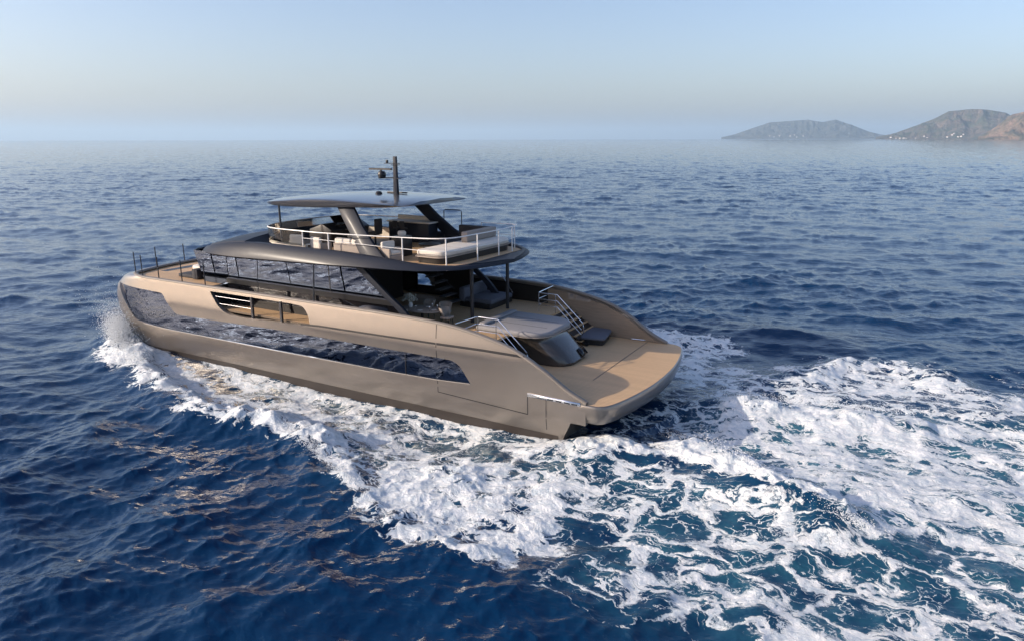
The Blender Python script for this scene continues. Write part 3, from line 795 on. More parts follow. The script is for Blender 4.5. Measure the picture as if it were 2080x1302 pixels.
# railing round the aft half of the fly deck
rl = [(17.3, 3.60, 7.05, 6.38), (15.7, 3.60, 7.05, 6.36), (11.85, 3.15, 7.06, 6.05), (9.75, 2.88, 7.12, 6.0), (9.42, .95, 7.12, 5.98), (9.35, -.75, 7.12, 5.98), (9.42, -2.1, 7.12, 5.98), (9.8, -3.0, 7.12, 6.0)]
rl2 = rl + [(11.9, -3.3, 7.06, 6.05)]
railtop = curve([(a, b, c) for a, b, c, d in rl2], 5)
rr = part(MB().tube(railtop, .024, 8), 'flybridge_rail', M['whitemetal'])
mid = curve([(a, b, (c + d) / 2 + .02) for a, b, c, d in rl2], 5)
part(MB().tube(mid, .014, 6), 'mid_rail', M['whitemetal'], rr)
for a, b, c, d in rl2:
    part(MB().tube([(a, b, d - .25), (a, b, c)], .03 if a < 16 else .028, 8), 'rail_post', M['whitemetal'], rr)

# ------------------------------------------------------------ hardtop
def hh(x): return float(np.interp(x, [12.0, 12.03, 12.12, 12.3, 12.7, 13.5, 18, 20.0, 21.0, 21.6, 21.95, 22.05], [0, 1.5, 2.3, 2.7, 2.93, 3.02, 3.0, 2.75, 2.3, 1.6, .8, 0]))
def hb(x): return float(np.interp(x, [12.3, 13, 15, 17, 19, 22.1], [8.30, 8.24, 8.16, 8.07, 8.02, 8.0]))
def ht_(x): return float(np.interp(x, [12.3, 12.7, 13.5, 15, 16.5, 18, 20, 21.2, 22.1], [8.34, 8.38, 8.42, 8.46, 8.48, 8.42, 8.26, 8.14, 8.04]))
rows = []
for x in [12.0, 12.02, 12.05, 12.12, 12.2, 12.35, 12.5, 12.75, 13.1, 13.6, 14.3, 15, 16, 17, 18, 19, 20, 20.6, 21.1, 21.5, 21.8, 21.95, 22.02, 22.05]:
    W, b, t = hh(x), hb(x), ht_(x); k = t - b
    prof = [(0, b + .02), (W * .8, b + .02), (W * .92, b + .0), (W * .955, b + .02), (W * .975, b + .25 * k + .02), (W * .995, b + .75 * k), (W, b + .93 * k), (W * .985, t), (W * .90, t + .035), (W * .6, t + .12), (0, t + .16)]
    rows.append([(x, y, z) for y, z in prof] + [(x, -y, z) for y, z in prof[::-1][1:-1]])
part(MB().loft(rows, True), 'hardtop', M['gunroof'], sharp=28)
for s in (1, -1):
    pts = [((15.45, 2.62, 8.16), .50), ((14.75, 2.88, 7.4), .50), ((14.0, 3.14, 6.7), .55), ((13.35, 3.36, 6.15), .68), ((13.2, 3.4, 5.95), .72)]
    rows = [[(x + w_, s * (y + .06), z), (x, s * (y + .11), z), (x - w_, s * (y + .05), z), (x - w_ * .9, s * (y - .13), z), (x + w_ * .9, s * (y - .13), z)] for (x, y, z), w_ in pts]
    part(MB().loft(rows, True, True), 'hardtop_arch', M['gun'], bevel=.03, sharp=30)
    part(MB().tube([(19.75, s * 2.62, 6.3), (19.85, s * 2.55, 8.06)], .05, 10), 'hardtop_post', M['post'])
# mast with lights and radar
mx = 14.6
mast = part(MB().loft([[(mx + a * k, b * k, z) for a, b in ((-.10, -.07), (.12, -.07), (.12, .07), (-.10, .07))] for z, k in ((8.55, 1.15), (9.4, .95), (10.36, .8))], True, True), 'mast', M['gun'], bevel=.015)
part(MB().tube([(mx + .15, 0, 9.36), (mx + 1.05, 0, 9.33)], .05, 8, .03), 'mast_arm', M['gun'], mast)
rd = part(MB().lathe([(.02, -.16), (.16, -.15), (.2, -.06), (.2, .06), (.14, .15), (.02, .17)], (mx + .85, 0, 9.5), 20), 'searchlight_dome', M['dark'], mast)
part(MB().box((mx + .25, -.06, 9.72), (mx + 1.6, .06, 9.80)), 'radar_bar', M['dark'], mast)
part(MB().lathe([(.05, 0), (.05, .12)], (mx + .9, 0, 9.62), 10), 'radar_pedestal', M['dark'], mast)
for z, x0, x1 in ((10.02, -.22, .6), (9.32, -.25, .1), (9.95, -.2, .2)):
    part(MB().box((mx + x0, -.10, z), (mx + x1, .10, z + .03)), 'spreader', M['gun'], mast)
part(MB().lathe([(.06, 0), (.07, .05), (.05, .14)], (mx + .5, 0, 10.05), 10), 'anchor_light', M['dark'], mast)
part(MB().lathe([(.16, 0), (.17, .05), (.10, .13), (.02, .14)], (mx + .75, .4, 8.6), 16), 'satellite_puck', M['dark'])
part(MB().tube([(mx + .8, -.3, 8.65), (mx - .4, -.3, 8.65)], .035, 8), 'horn', M['dark'])

# ------------------------------------------------------------ bow stanchions
f = hull_pt(1)
for s in (1, -1):
    g = hull_pt(s)
    for u in (30.6, 28.55, 27.0, 25.1, 23.3) + ((33.4,) if s > 0 else ()):
        p = g(u, 4.06, -.1)
        part(MB().tube([(p[0], p[1], 4.08), (p[0], p[1], 5.22)], .028, 8), 'bow_stanchion', M['post'])
    for u in (19.5,):
        p = g(u, 4.06, -.1)
        part(MB().tube([(p[0], p[1], 4.08), (p[0], p[1] - s * .12, 5.6)], .018, 6), 'side_stanchion', M['post'])
part(MB().tube([(30.9, 0.2, 3.95), (30.9, .2, 5.1)], .028, 8), 'bow_stanchion', M['post'])

# ------------------------------------------------------------ aft stair handrails
for s in (1, -1):
    yy = 2.75
    zz = 3.92
    hp_ = [(8.35, 4.35, zz + .05), (8.35, yy + .12, zz), (8.25, yy, zz), (7.3, yy, zz), (5.95, yy, 2.72), (5.9, yy, 2.55), (5.9, yy, 2.2)]
    r0 = part(MB().tube([(x, s * y, z) for x, y, z in hp_], .024, 8), 'stair_handrail', M['chrome'])
    for d in (.3, .6):
        q = [(8.35, 4.3, zz - d), (8.35, yy + .1, zz - d), (8.25, yy, zz - d), (7.3, yy, zz - d), (6.0, yy, 2.62 - d * .8)]
        part(MB().tube([(x, s * y, z) for x, y, z in q], .015, 6), 'lower_rail', M['chrome'], r0)
    for x in (8.3, 7.4):
        part(MB().tube([(x, s * yy, 3.0), (x, s * yy, zz)], .018, 6), 'rail_post', M['chrome'], r0)

# ------------------------------------------------------------ transom block carrying the sunpad
def rrect(x0, x1, y0, y1, r, bow=0.0, k=6):
    P = rnd([(x0, y0), (x1, y0), (x1, y1), (x0, y1)], r, k)
    return [(x - bow * (1 - ((y - (y0 + y1) / 2) / ((y1 - y0) / 2)) ** 2) * max(0, min(1, (x1 - x) / (x1 - x0))), y) for x, y in dens(P, .25)]
tb = []
for z, x0, x1, hwid, bow in ((1.75, 5.12, 9.0, 1.25, .35), (1.88, 5.10, 9.0, 1.28, .36), (2.3, 5.50, 9.0, 1.30, .36), (2.70, 5.95, 9.05, 1.38, .36), (2.80, 6.10, 9.05, 1.45, .36), (2.88, 6.12, 9.05, 1.5, .36)):
    P = rnd([(x0, -hwid), (x1, -hwid), (x1, hwid), (x0, hwid)], [.7, .1, .1, .7], 6)
    tb.append([(x - bow * (1 - (y / hwid) ** 2) * max(0, (x1 - x) / (x1 - x0)), y, z) for x, y in P])
part(MB().loft(tb, True, True), 'transom_block', M['block'], sharp=50)
part(MB().add([(4.85, -.95, 1.92), (4.76, -.25, 1.92), (5.07, -.3, 2.22), (5.16, -1.0, 2.22)], [(0, 1, 2, 3)]), 'transom_light', M['blackglass'], solid=.05)
part(MB().prism([(x, y) for x, y, z in tb[-1]], 2.881, 2.94), 'sunpad_base', M['dark'])
# ------------------------------------------------------------ loose furniture on board
def cushion(x0, y0, x1, y1, z0, z1, r=.25, b=.07):
    return MB().prism(rnd([(x0, y0), (x1, y0), (x1, y1), (x0, y1)], r, 4), z0, z1)
def at(o, root):
    o.matrix_parent_inverse = root.matrix_basis.inverted() if False else Matrix.Translation(-Vector(root.location))
    return o
def thing_at(name, loc, label, cat, group=None):
    return empty(name, loc, label, cat, group)
def sub(root, mb, name, mat, **k):
    o = mb.build(name, mat, root, **k); o.matrix_parent_inverse = Matrix.Translation(-Vector(root.location)); return o

# aft sunpad on the transom block
t = thing_at('sun_pad', (7.6, 0, 2.94), 'large grey sun pad on the block above the swim platform', 'sun pad')
P = [(x, y) for x, y, z in tb[-1]]
sub(t, MB().prism([(7.6 + (x - 7.6) * 1.07, y * 1.09) for x, y in P], 2.95, 3.20), 'cushion', M['grey'], bevel=.11, seg=4)
sub(t, MB().prism([(7.6 + (x - 7.6) * 1.085, y * 1.11) for x, y in P], 2.965, 3.0), 'piping', M['tan'])
sub(t, MB().prism(rnd([(8.75, -1.45), (9.1, -1.45), (9.1, 1.45), (8.75, 1.45)], .12), 3.20, 3.30), 'bolster', M['grey'], bevel=.045)
for y in (-.55, .55):
    sub(t, MB().box((6.15, y - .012, 3.195), (8.7, y + .012, 3.204)), 'seam', M['darkfab'])
# low pad beside the starboard stair on the platform
t = thing_at('platform_pad', (5.4, -3.4, 1.95), 'low blue-grey pad by the starboard stair at the edge of the swim platform', 'pad')
Q = rnd([(4.75, -2.6), (5.9, -2.4), (6.3, -4.42), (5.1, -4.42)], [.3, .1, .1, .3], 5)
sub(t, MB().prism(Q, 2.02, 2.14), 'cushion', M['slate'], bevel=.04)
sub(t, MB().prism([(5.5 + (x - 5.5) * .85, -3.4 + (y + 3.4) * .85) for x, y in Q], 1.76, 2.02), 'base', M['dark'])

# cockpit sofa, starboard
t = thing_at('cockpit_sofa', (11.3, -3.0, 3.0), 'slate grey sofa in the shade of the aft deck beside the bulwark', 'sofa')
sub(t, MB().box((10.5, -4.0, 3.0), (12.3, -1.8, 3.25)), 'base', M['dark'], bevel=.03)
sub(t, MB().box((10.45, -3.95, 3.25), (12.0, -1.85, 3.48)), 'seat', M['slate'], bevel=.07)
sub(t, MB().box((12.0, -4.0, 3.25), (12.35, -1.8, 3.95)), 'backrest', M['slate'], bevel=.08)
sub(t, MB().tube([(10.5, -4.05, 3.45), (11.2, -4.1, 4.3)], .02, 6), 'side_rail', M['chrome'])

# dining table with four chairs and things on it
t = thing_at('dining_table', (11.7, 2.1, 3.0), 'dark oval dining table set for a meal under the flybridge', 'table')
E_ = [(11.7 + 1.05 * math.cos(a), 2.1 + .62 * math.sin(a)) for a in [2 * math.pi * k / 32 for k in range(32)]]
sub(t, MB().prism(E_, 3.70, 3.75), 'tabletop', M['tan'], bevel=.015)
sub(t, MB().lathe([(.3, 0), (.28, .03), (.07, .08), (.06, .66), (.2, .70)], (11.7, 2.1, 3.0), 16), 'pedestal', M['dark'])
def dining_chair(x, y, rz, label):
    r = thing_at('dining_chair', (0, 0, 0), label, 'chair', 'dining chairs around the oval table')
    for k, sgn in enumerate(((-1, -1), (1, -1), (-1, 1), (1, 1))):
        MB().tube([(sgn[0] * .2, sgn[1] * .2, 0), (sgn[0] * .17, sgn[1] * .17, .42)], .016, 6).build('leg', M['dark'], r)
    MB().prism(rnd([(-.24, -.24), (.24, -.24), (.24, .24), (-.24, .24)], .08), .42, .52).build('seat', M['tan'], r, bevel=.03)
    rows = []
    for z, q in ((.5, .23), (.68, .28), (.88, .31)):
        rows.append([(.02 - (z - .5) * .25 - q * .95 * math.cos(a), q * math.sin(a) * 1.0, z) for a in [R(-95) + R(190) * k / 10 for k in range(11)]])
    MB().loft(rows).build('backrest', M['tan'], r, solid=.05)
    r.location = (x, y, 3.0); r.rotation_euler = (0, 0, rz)
    return r
dining_chair(10.45, 1.95, math.pi, 'taupe dining chair at the aft end of the oval table, nearest the stern')
dining_chair(11.1, 1.15, R(110), 'taupe dining chair on the inboard side of the oval table, nearer the stern')
dining_chair(12.1, 1.1, R(85), 'taupe dining chair on the inboard side of the oval table, nearer the bow')
dining_chair(12.1, 3.0, R(-85), 'taupe dining chair between the oval table and the raked pillar')
# flowers and glasses
t = thing_at('flower_vase', (12.3, 2.15, 3.75), 'vase of pale flowers and leaves at the forward end of the dining table', 'vase')
sub(t, MB().lathe([(.07, 0), (.10, .08), (.08, .2), (.09, .24)], (12.3, 2.15, 3.75), 14), 'vase', M['white'])
mb = MB(); rr_ = random.Random(3)
for k in range(170):
    a, b = rr_.uniform(0, 6.28), rr_.uniform(-.3, 1.4); q = rr_.uniform(.1, .33)
    c = Vector((12.3 + q * math.cos(a) * math.cos(b) * 1.3, 2.15 + q * math.sin(a) * math.cos(b), 4.12 + q * math.sin(b) * .8))
    d = Vector((rr_.gauss(0, 1), rr_.gauss(0, 1), rr_.gauss(0, 1))).normalized() * .045; e = d.orthogonal().normalized() * .03
    mb.add([c - d, c + e, c + d, c - e], [(0, 1, 2, 3)])
for k in range(12):
    a = k * .52; mb.tube([(12.3, 2.15, 3.9), (12.3 + .2 * math.cos(a), 2.15 + .2 * math.sin(a), 4.2)], .005, 4)
sub(t, mb, 'bouquet', flat_mat('pale_petals', (0.42, 0.42, 0.36), .8))
for i, (x, y) in enumerate(((11.1, 2.35), (11.35, 1.8), (11.75, 2.5), (10.95, 1.95))):
    o = MB().lathe([(.035, 0), (.006, .01), (.006, .09), (.03, .12), (.038, .18), (.03, .21)], (0, 0, 0), 12).build('wine_glass', M['chrome'])
    o.location = (x, y, 3.75); tag(o, 'small stemmed glass on the oval dining table', 'glass', 'glasses on the dining table')
for i, (x, y) in enumerate(((11.0, 2.15), (11.6, 1.75), (11.5, 2.5))):
    o = MB().lathe([(.06, 0), (.13, .02), (.12, .025), (.05, .01)], (0, 0, 0), 20).build('plate', M['white'])
    o.location = (x, y, 3.752); tag(o, 'pale round plate on the oval dining table', 'plate', 'plates on the dining table')

# foredeck lounge
t = thing_at('foredeck_lounge', (27, -1, 3.95), 'low white sun lounge with dark backrest on the foredeck ahead of the windshield', 'lounge')
sub(t, MB().prism(rnd([(26.4, -2.2), (28.6, -1.9), (28.6, 1.5), (26.4, 1.9)], .4), 3.951, 4.2), 'cushion', M['cream'], bevel=.07)
sub(t, MB().prism(rnd([(26.35, -2.2), (26.8, -2.2), (26.8, 2.0), (26.35, 2.0)], .1), 4.2, 4.5), 'backrest', M['darkfab'], bevel=.07)
for x, y, z, rz in ((28.0, .9, 4.2, .3),):
    o = MB().box((-.25, -.25, 0), (.25, .25, .12)).build('cushion', M['terra'], bevel=.05)
    o.location = (x, y, z); o.rotation_euler = (0, 0, rz); tag(o, 'terracotta cushion lying on the white foredeck lounge', 'cushion')
t = thing_at('foredeck_sofa', (25.9, 1.8, 3.95), 'dark sofa on the foredeck against the saloon windshield', 'sofa')
sub(t, MB().box((26.0, -.2, 3.951), (27.1, 3.2, 4.15)), 'seat', M['darkfab'], bevel=.06) if False else sub(t, MB().box((25.85 + .1, 2.25, 3.951), (27.2, 3.3, 4.15)), 'seat', M['darkfab'], bevel=.06)
sub(t, MB().box((25.45, 2.9, 3.951), (25.9, 3.4, 4.5)), 'backrest', M['darkfab'], bevel=.06)

# flybridge furniture
FD = 5.95
t = thing_at('flybridge_sun_pad', (10.3, 0, FD), 'wide cream and grey sun pad across the aft end of the flybridge', 'sun pad')
SP = rnd([(9.75, -2.7), (11.3, -2.9), (11.5, 2.7), (10.0, 2.75)], [.6, .2, .2, .5], 5)
sub(t, MB().prism([(10.6 + (x - 10.6) * .97, y * .98) for x, y in SP], FD, 6.22), 'base', M['cab'])
sub(t, MB().prism([(10.6 + (x - 10.6) * 1.03, y * 1.03) for x, y in SP], 6.22, 6.27), 'trim', M['tan'])
sub(t, MB().prism(SP, 6.27, 6.52), 'cushion', M['cream'], bevel=.09, seg=4)
for y in (-1.4, 0, 1.4):
    sub(t, MB().box((10.0, y - .014, 6.515), (11.35, y + .014, 6.524)), 'seam', M['tan'])
t = thing_at('flybridge_sofa', (11.6, -1.2, FD), 'dark brown sofa with high back beside the flybridge sun pad', 'sofa')
sub(t, MB().box((11.5, -3.0, FD), (13.2, -.2, 6.35)), 'seat', M['darkfab'], bevel=.06)
sub(t, MB().box((10.65, -2.7, 6.53), (11.0, -.1, 7.0)), 'backrest', M['tan'], bevel=.06)
sub(t, MB().box((11.0, -3.0, 6.35), (12.9, -2.7, 6.95)), 'armrest', M['darkfab'], bevel=.05)
t = thing_at('coffee_table', (12.3, .6, FD), 'dark round coffee table between the flybridge sofas', 'table')
sub(t, MB().lathe([(.5, 0), (.52, .04), (.5, .06)], (12.3, .6, 6.40), 24), 'tabletop', M['cab'])
sub(t, MB().lathe([(.2, 0), (.05, .05), (.05, .40)], (12.3, .6, FD), 12), 'pedestal', M['dark'])
def sofa(root, x0, x1, y0, y1, back='y1', fab='tan', cush='cream', h=.85):
    sub(root, MB().box((x0, y0, FD), (x1, y1, FD + .28)), 'base', M[fab], bevel=.03)
    sub(root, MB().box((x0 + .05, y0 + .03, FD + .28), (x1 - .05, y1 - .05, FD + .45)), 'seat', M[cush], bevel=.06)
    n = max(1, round((x1 - x0) / .8))
    for k in range(n):
        a = x0 + (x1 - x0) * k / n; b = x0 + (x1 - x0) * (k + 1) / n
        sub(root, MB().box((a + .02, y1 - .24, FD + .28), (b - .02, y1, FD + h)), 'back_cushion', M[cush], bevel=.07)
    sub(root, MB().box((x0, y1 - .02, FD), (x1, y1 + .05, FD + h - .22)), 'back_panel', M[fab], bevel=.02)
t = thing_at('flybridge_sofa', (14.9, 3.0, FD), 'long cream and taupe sofa by the port rail between the glass and the slanted arch', 'sofa')
sofa(t, 13.75, 15.75, 2.45, 3.2)
def lounge_chair(x, y, rz, label):
    r = thing_at('lounge_chair', (0, 0, 0), label, 'chair', 'cream lounge chairs on the flybridge')
    MB().box((-.34, -.34, .0), (.34, .34, .26)).build('base', M['tan'], r, bevel=.03)
    MB().box((-.32, -.30, .26), (.30, .30, .42)).build('seat', M['cream'], r, bevel=.06)
    MB().box((-.36, -.36, .2), (-.20, .36, .82)).build('backrest', M['cream'], r, bevel=.06)
    for s in (1, -1):
        MB().box((-.34, s * .36 - .05, .1), (.3, s * .36 + .05, .56)).build('armrest', M['tan'], r, bevel=.03)
    r.location = (x, y, FD); r.rotation_euler = (0, 0, rz)
lounge_chair(16.75, 3.0, R(-100), 'cream lounge chair just ahead of the long port sofa')
lounge_chair(18.3, 2.8, R(-80), 'cream lounge chair behind the curved glass, nearest the bow')
lounge_chair(12.75, 2.75, R(170), 'cream lounge chair just aft of the port slanted arch')
t = thing_at('low_table', (17.5, 2.75, FD), 'small white low table between two lounge chairs by the port rail', 'table')
sub(t, MB().box((17.3, 2.5, FD + .36), (17.75, 3.0, FD + .40)), 'tabletop', M['white'], bevel=.01)
sub(t, MB().box((17.45, 2.65, FD), (17.6, 2.85, FD + .36)), 'pedestal', M['white'])
t = thing_at('helm_console', (18.6, .3, FD), 'black helm console with tilted screen under the front of the hardtop', 'console')
sub(t, MB().loft([[(17.9, y, FD), (17.7, y, 6.8), (18.3, y, 7.1), (19.2, y, 6.8), (19.3, y, FD)] for y in (-1.5, 1.3)], True, True), 'cabinet', M['dark'], bevel=.04)
sub(t, MB().add([(17.75, -1.0, 6.95), (17.75, .9, 6.95), (18.15, .9, 7.42), (18.15, -1.0, 7.42)], [(0, 1, 2, 3)]), 'screen', M['blackglass'], solid=.05)
sub(t, MB().lathe([(.17, 0), (.19, .02), (.17, .04)], (17.5, .3, 6.75), 18), 'wheel', M['dark'])
for i, y in enumerate((.75, -.75)):
    r = thing_at('pilot_chair', (0, 0, 0), ('black pilot chair on the port side of the console', 'black pilot chair on the starboard side of the console')[i], 'chair', 'helm chairs')
    MB().lathe([(.18, 0), (.05, .04), (.05, .5)], (0, 0, 0), 12).build('pedestal', M['dark'], r)
    MB().box((-.27, -.27, .5), (.27, .27, .64)).build('seat', M['darkfab'], r, bevel=.05)
    MB().box((-.30, -.26, .62), (-.16, .26, 1.3)).build('backrest', M['darkfab'], r, bevel=.05)
    r.location = (16.7, y, FD)
t = thing_at('bar_cabinet', (15.6, -2.4, FD), 'dark wet bar with a pale counter behind the slanted arch', 'bar')
sub(t, MB().box((14.4, -3.0, FD), (17.0, -2.2, 6.95)), 'cabinet', M['gun'], bevel=.02)
sub(t, MB().box((14.3, -3.1, 6.95), (17.1, -2.15, 7.02)), 'counter', M['cream'], bevel=.015)
sub(t, MB().box((14.4, -3.1, 7.02), (17.0, -3.0, 7.25)), 'splashback', M['cream'], bevel=.01)
for i, x in enumerate((15.6, 16.05)):
    r = thing_at('bar_stool', (0, 0, 0), ('black bar stool at the pale counter, nearer the stern', 'black bar stool at the pale counter, nearer the bow')[i], 'stool', 'bar stools')
    MB().lathe([(.17, 0), (.03, .03), (.03, .72)], (0, 0, 0), 12).build('pedestal', M['dark'], r)
    MB().lathe([(.02, .72), (.18, .73), (.19, .8), (.02, .82)], (0, 0, 0), 16).build('seat', M['darkfab'], r, sharp=60)
    MB().box((-.15, .12, .8), (.15, .18, 1.15)).build('backrest', M['darkfab'], r, bevel=.03)
    r.location = (x, -1.7, FD)
t = thing_at('side_cabinet', (13.3, 1.4, FD), 'black cabinet with a pale basket on top in the middle of the flybridge', 'cabinet')
sub(t, MB().box((12.9, 1.1, FD), (13.6, 1.75, 6.85)), 'body', M['dark'], bevel=.02)
o = MB().lathe([(.02, 0), (.16, .0), (.2, .1), (.19, .18), (.14, .22), (.02, .2)], (0, 0, 0), 16).build('basket', M['cream'])
o.location = (13.25, 1.4, 6.85); tag(o, 'pale basket on top of the black flybridge cabinet', 'basket')
t = thing_at('boarding_rail', (13.6, -3.2, FD), 'thin dark metal loop rail at the top of the flybridge stair', 'rail')
sub(t, MB().tube([(13.1, -3.3, FD), (13.1, -3.3, 7.55), (13.2, -3.3, 7.62), (14.1, -3.3, 7.62), (14.2, -3.3, 7.55), (14.2, -3.3, FD)], .025, 8), 'loop', M['post'])

# ------------------------------------------------------------ bow spray: thousands of drops
def spray():
    rg = np.random.default_rng(5); vs, fs = [], []
    oct_ = np.array([(1, 0, 0), (-1, 0, 0), (0, 1, 0), (0, -1, 0), (0, 0, 1), (0, 0, -1)], float)
    ofs = [(0, 2, 4), (2, 1, 4), (1, 3, 4), (3, 0, 4), (2, 0, 5), (1, 2, 5), (3, 1, 5), (0, 3, 5)]
    def burst(c0, c1, n, spread, hmax, r0, r1):
        for _ in range(n):
            t = rg.random(); p = np.array(c0) * (1 - t) + np.array(c1) * t
            q = abs(rg.normal(0, 1)); q2 = rg.normal(0, 1, 3)
            z = hmax * min(1.6, abs(rg.normal(0, .5))) * (1 - .5 * t)
            pos = p + q2 * spread * np.array((1, 1, .15)) * (0.4 + z / hmax) + np.array((0, 0, z))
            r = rg.uniform(r0, r1) * (1.1 - .5 * min(1, z / hmax))
            b = len(vs); vs.extend((pos + oct_ * r * rg.uniform(.7, 1.3, 3)).tolist()); fs.extend([tuple(b + i for i in f) for f in ofs])
    burst((32.0, 4.2, .3), (29.6, 5.5, .3), 13000, .46, 2.3, .010, .034)
    burst((30.8, 5.0, .3), (25.5, 7.2, .3), 6000, .42, 1.0, .008, .028)
    burst((31.8, -3.6, .1), (29.0, -5.4, .2), 1200, .4, 1.6, .012, .04)
    burst((25.0, 7.4, .3), (17, 9.9, .35), 1500, .25, .3, .006, .018)
    burst((14, 8.9, .35), (7.2, 11.6, .35), 2000, .2, .3, .006, .018)
    burst((-.2, 3.2, .5), (-1.5, 3.0, .6), 300, .3, .35, .005, .012)
    burst((-1.5, 3.0, .7), (-7.4, 6.8, .5), 2000, .3, .35, .006, .018)
    burst((-.8, -2.3, .5), (-8, -4, .5), 1200, .4, .35, .006, .02)
    me = bpy.data.meshes.new('spray'); me.from_pydata(vs, [], fs)
    me.polygons.foreach_set('use_smooth', [True] * len(me.polygons))
    o = bpy.data.objects.new('sea_spray', me); COL.objects.link(o)
    o['kind'] = 'stuff'; o['label'] = 'white droplets thrown up by the bow and along the wake crests'
    me.materials.append(flat_mat('spray_drops', (0.85, 0.87, 0.88), .5))
spray()

# ------------------------------------------------------------ islands on the horizon
def island(D, outline, depth, seed, col_a, col_b):
    """outline: (azimuth deg, height m); a real ridge with spurs and gullies at distance D"""
    rg = np.random.default_rng(seed)
    az = np.array([a for a, _ in outline]); hh_ = np.array([b for _, b in outline])
    o_ = np.argsort(az); az, hh_ = az[o_], hh_[o_]
    NA, ND = 360, 70
    A = np.linspace(az[0], az[-1], NA); H0 = np.interp(A, az, hh_)
    V = np.linspace(-1, 1, ND)
    tile = noise_tile(64.0, 512, 2.0, 24.0, 2.6)
    AA, VV = np.meshgrid(A, V, indexing='ij')
    prof = np.clip(1 - np.abs(VV) ** 1.25, 0, 1)
    rad = D + VV * depth
    X = -7.51 + rad * np.cos(np.radians(AA)); Yc = 27.25 + rad * np.sin(np.radians(AA))
    n = sample(tile, X / 90 + seed * 3.1, Yc / 90)[..., 0]
    n5 = sample(tile, X / 28 + 5, Yc / 28)[..., 0]
    rid = 1 - np.abs(n) * 0.6
    Hh = H0[:, None] * prof * (0.78 + 0.22 * np.clip(rid, 0, 1)) + (n * 30 + n5 * 15) * prof * (1 - prof) * 3
    Hh = np.maximum(Hh, 0) - 2 + 6 * (prof > 0.02) * (H0[:, None] > 3)
    Hh = np.where(prof < 0.02, -5, Hh)
    k = H0 / np.maximum(Hh.max(1), 1)
    Hh *= np.clip(k, 0.6, 1.5)[:, None]
    mb = MB(); mb.loft(np.stack([X, Yc, Hh], -1).tolist())
    ob = mb.build('island', None, None, sharp=180)
    ob['kind'] = 'structure'
    m, nn, l, p = new_mat('dry_hill'); t = NT(m)
    P = t.pos()
    a = t.noise(P, 0.006, 6, 0.65); b = t.noise(P, 0.03, 5, 0.6)
    c = t.mix(t.ramp(a, [(.40, (0, 0, 0)), (.62, (1, 1, 1))]), col_a, col_b)
    c = t.mix(t.math('MULTIPLY', b, .5), c, (0.05, 0.06, 0.035, 1))
    l.new(c, p.inputs['Base Color']); p.inputs['Roughness'].default_value = 0.95
    l.new(t.bump(a, 1.0, 110), p.inputs['Normal'])
    ob.data.materials.append(m)
    return ob
O1 = [(-75.89, 42.3), (-76.83, 116.8), (-78.42, 312.9), (-79.26, 409.2), (-81.83, 463.4), (-82.74, 401.1), (-83.63, 458.1), (-84.62, 337.1), (-85.82, 170.0), (-86.57, 98.9), (-87.61, 40.1)]
O2 = [(-86.31, 30.1), (-87.42, 82.8), (-88.69, 201.4), (-89.68, 295.5), (-90.47, 402.7), (-91.67, 427.1), (-92.61, 416.1), (-93.63, 369.6), (-94.61, 232.8), (-95.43, 28.5)]
O3 = [(-92.34, 24.9), (-93.21, 129.4), (-94.0, 269.5), (-94.92, 304.4), (-95.7, 323.1), (-96.5, 351.7), (-98.3, 370.0), (-100.49, 269.9), (-102.99, 125.3), (-105.09, 22.8)]
D1, D2, D3 = 20000.0, 13000.0, 10000.0
i1 = island(D1, O1, 1100, 3, (0.085, 0.08, 0.08, 1), (0.04, 0.055, 0.05, 1))
i1['label'] = 'far pale blue island on the horizon'
i2 = island(D2, O2, 900, 7, (0.17, 0.125, 0.105, 1), (0.06, 0.075, 0.05, 1))
i2['label'] = 'hazy brown hill on the horizon right of the far island'
i3 = island(D3, O3, 700, 9, (0.40, 0.25, 0.17, 1), (0.08, 0.08, 0.05, 1))
i3['label'] = 'nearest brown headland cut off by the right edge of the view'

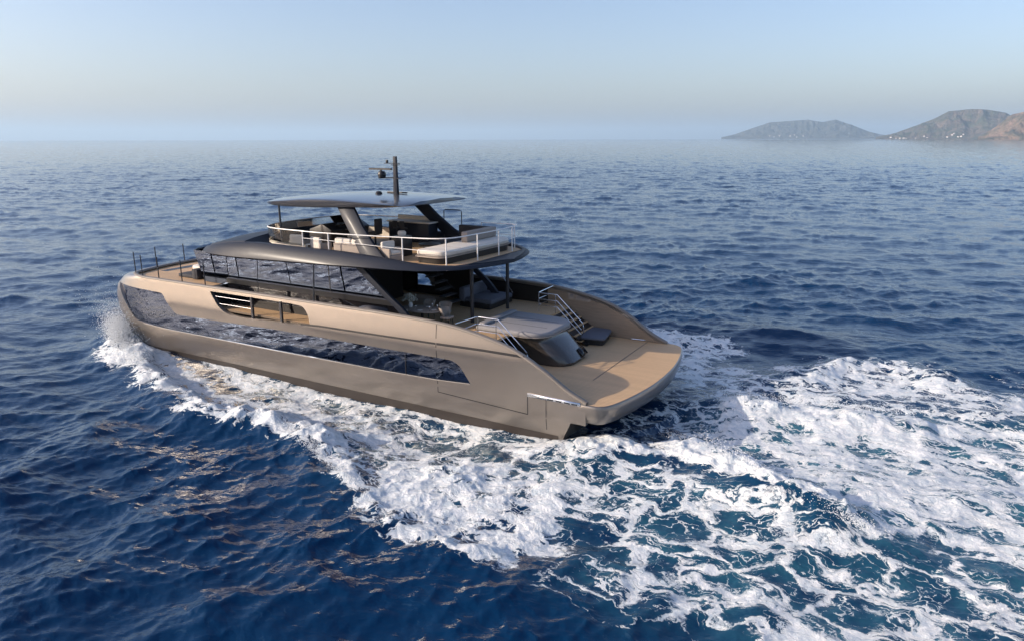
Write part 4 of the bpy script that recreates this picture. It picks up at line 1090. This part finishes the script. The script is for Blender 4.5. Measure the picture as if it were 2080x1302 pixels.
# small pale houses along the shores
bpy.context.view_layer.update()
DG = bpy.context.evaluated_depsgraph_get()
def house(az, D, dz, wd, label, group, col):
    a = math.radians(az); x, y = -7.51 + D * math.cos(a), 27.25 + D * math.sin(a)
    hit = SC.ray_cast(DG, Vector((x, y, 900)), Vector((0, 0, -1)), distance=1200)
    z = hit[1].z if hit[0] else 2
    r = empty('house', (x, y, z - 2), label, 'house', group, rz=a)
    hgt = wd * .55
    MB().box((-wd * .35, -wd / 2, 0), (wd * .35, wd / 2, hgt + 2)).build('wall', col, r)
    MB().loft([[(-wd * .4, y_, hgt + 2.02), (0, y_, hgt + 2 + wd * .16), (wd * .4, y_, hgt + 2.02)] for y_ in (-wd * .55, wd * .55)], True, True).build('roof', M['roof'], r)
M['roof'] = flat_mat('clay_roof', (0.40, 0.20, 0.13), .9, scale=.2)
M['wallw'] = flat_mat('pale_render', (0.80, 0.78, 0.74), .9, scale=.2)
rq = random.Random(8)
for az in (-79.26, -79.62, -80.02, -80.7, -80.95, -81.12, -81.58):
    house(az + rq.uniform(-.05, .05), D1 - 1040 + rq.uniform(0, 120), 0, rq.uniform(24, 36), 'small pale house on the shore of the far island', 'houses on the far island', M['wallw'])
for az in (-87.19, -87.51, -87.8, -88.02, -88.18, -88.78, -89.28, -89.46, -90.62, -90.81, -90.99, -91.17, -91.37, -91.49, -92.75):
    house(az + rq.uniform(-.05, .05), D2 - 850 + rq.uniform(0, 150), 0, rq.uniform(15, 26), 'small pale house on the shore below the hazy brown hill', 'houses below the middle hill', M['wallw'])
for az in (-95.76, -95.92, -96.13, -96.29, -96.45):
    house(az, D3 - 650 + rq.uniform(0, 110), 0, rq.uniform(12, 20), 'small pale house at the foot of the nearest headland', 'houses below the headland', M['wallw'])
# ------------------------------------------------------------ haze: the air between here and the islands
def build_haze():
    me = bpy.data.meshes.new('haze')
    bm = bmesh.new(); bmesh.ops.create_cube(bm, size=1)
    bmesh.ops.scale(bm, vec=(130000, 130000, 930), verts=bm.verts)
    bmesh.ops.translate(bm, vec=(0, 0, 930 / 2 - 32), verts=bm.verts)
    bm.to_mesh(me); bm.free()
    o = bpy.data.objects.new('haze', me); COL.objects.link(o)
    o['kind'] = 'stuff'; o['label'] = 'thin pale sea haze towards the horizon'
    m = bpy.data.materials.new('sea_haze'); m.use_nodes = True
    n, l = m.node_tree.nodes, m.node_tree.links
    n.clear()
    out = n.new('ShaderNodeOutputMaterial'); v = n.new('ShaderNodeVolumePrincipled')
    v.inputs['Color'].default_value = (0.62, 0.83, 1.0, 1)
    v.inputs['Anisotropy'].default_value = 0.15
    v.inputs['Density'].default_value = HAZE_DENSITY
    l.new(v.outputs[0], out.inputs['Volume'])
    me.materials.append(m)
HAZE_DENSITY = 0.000042
build_haze()
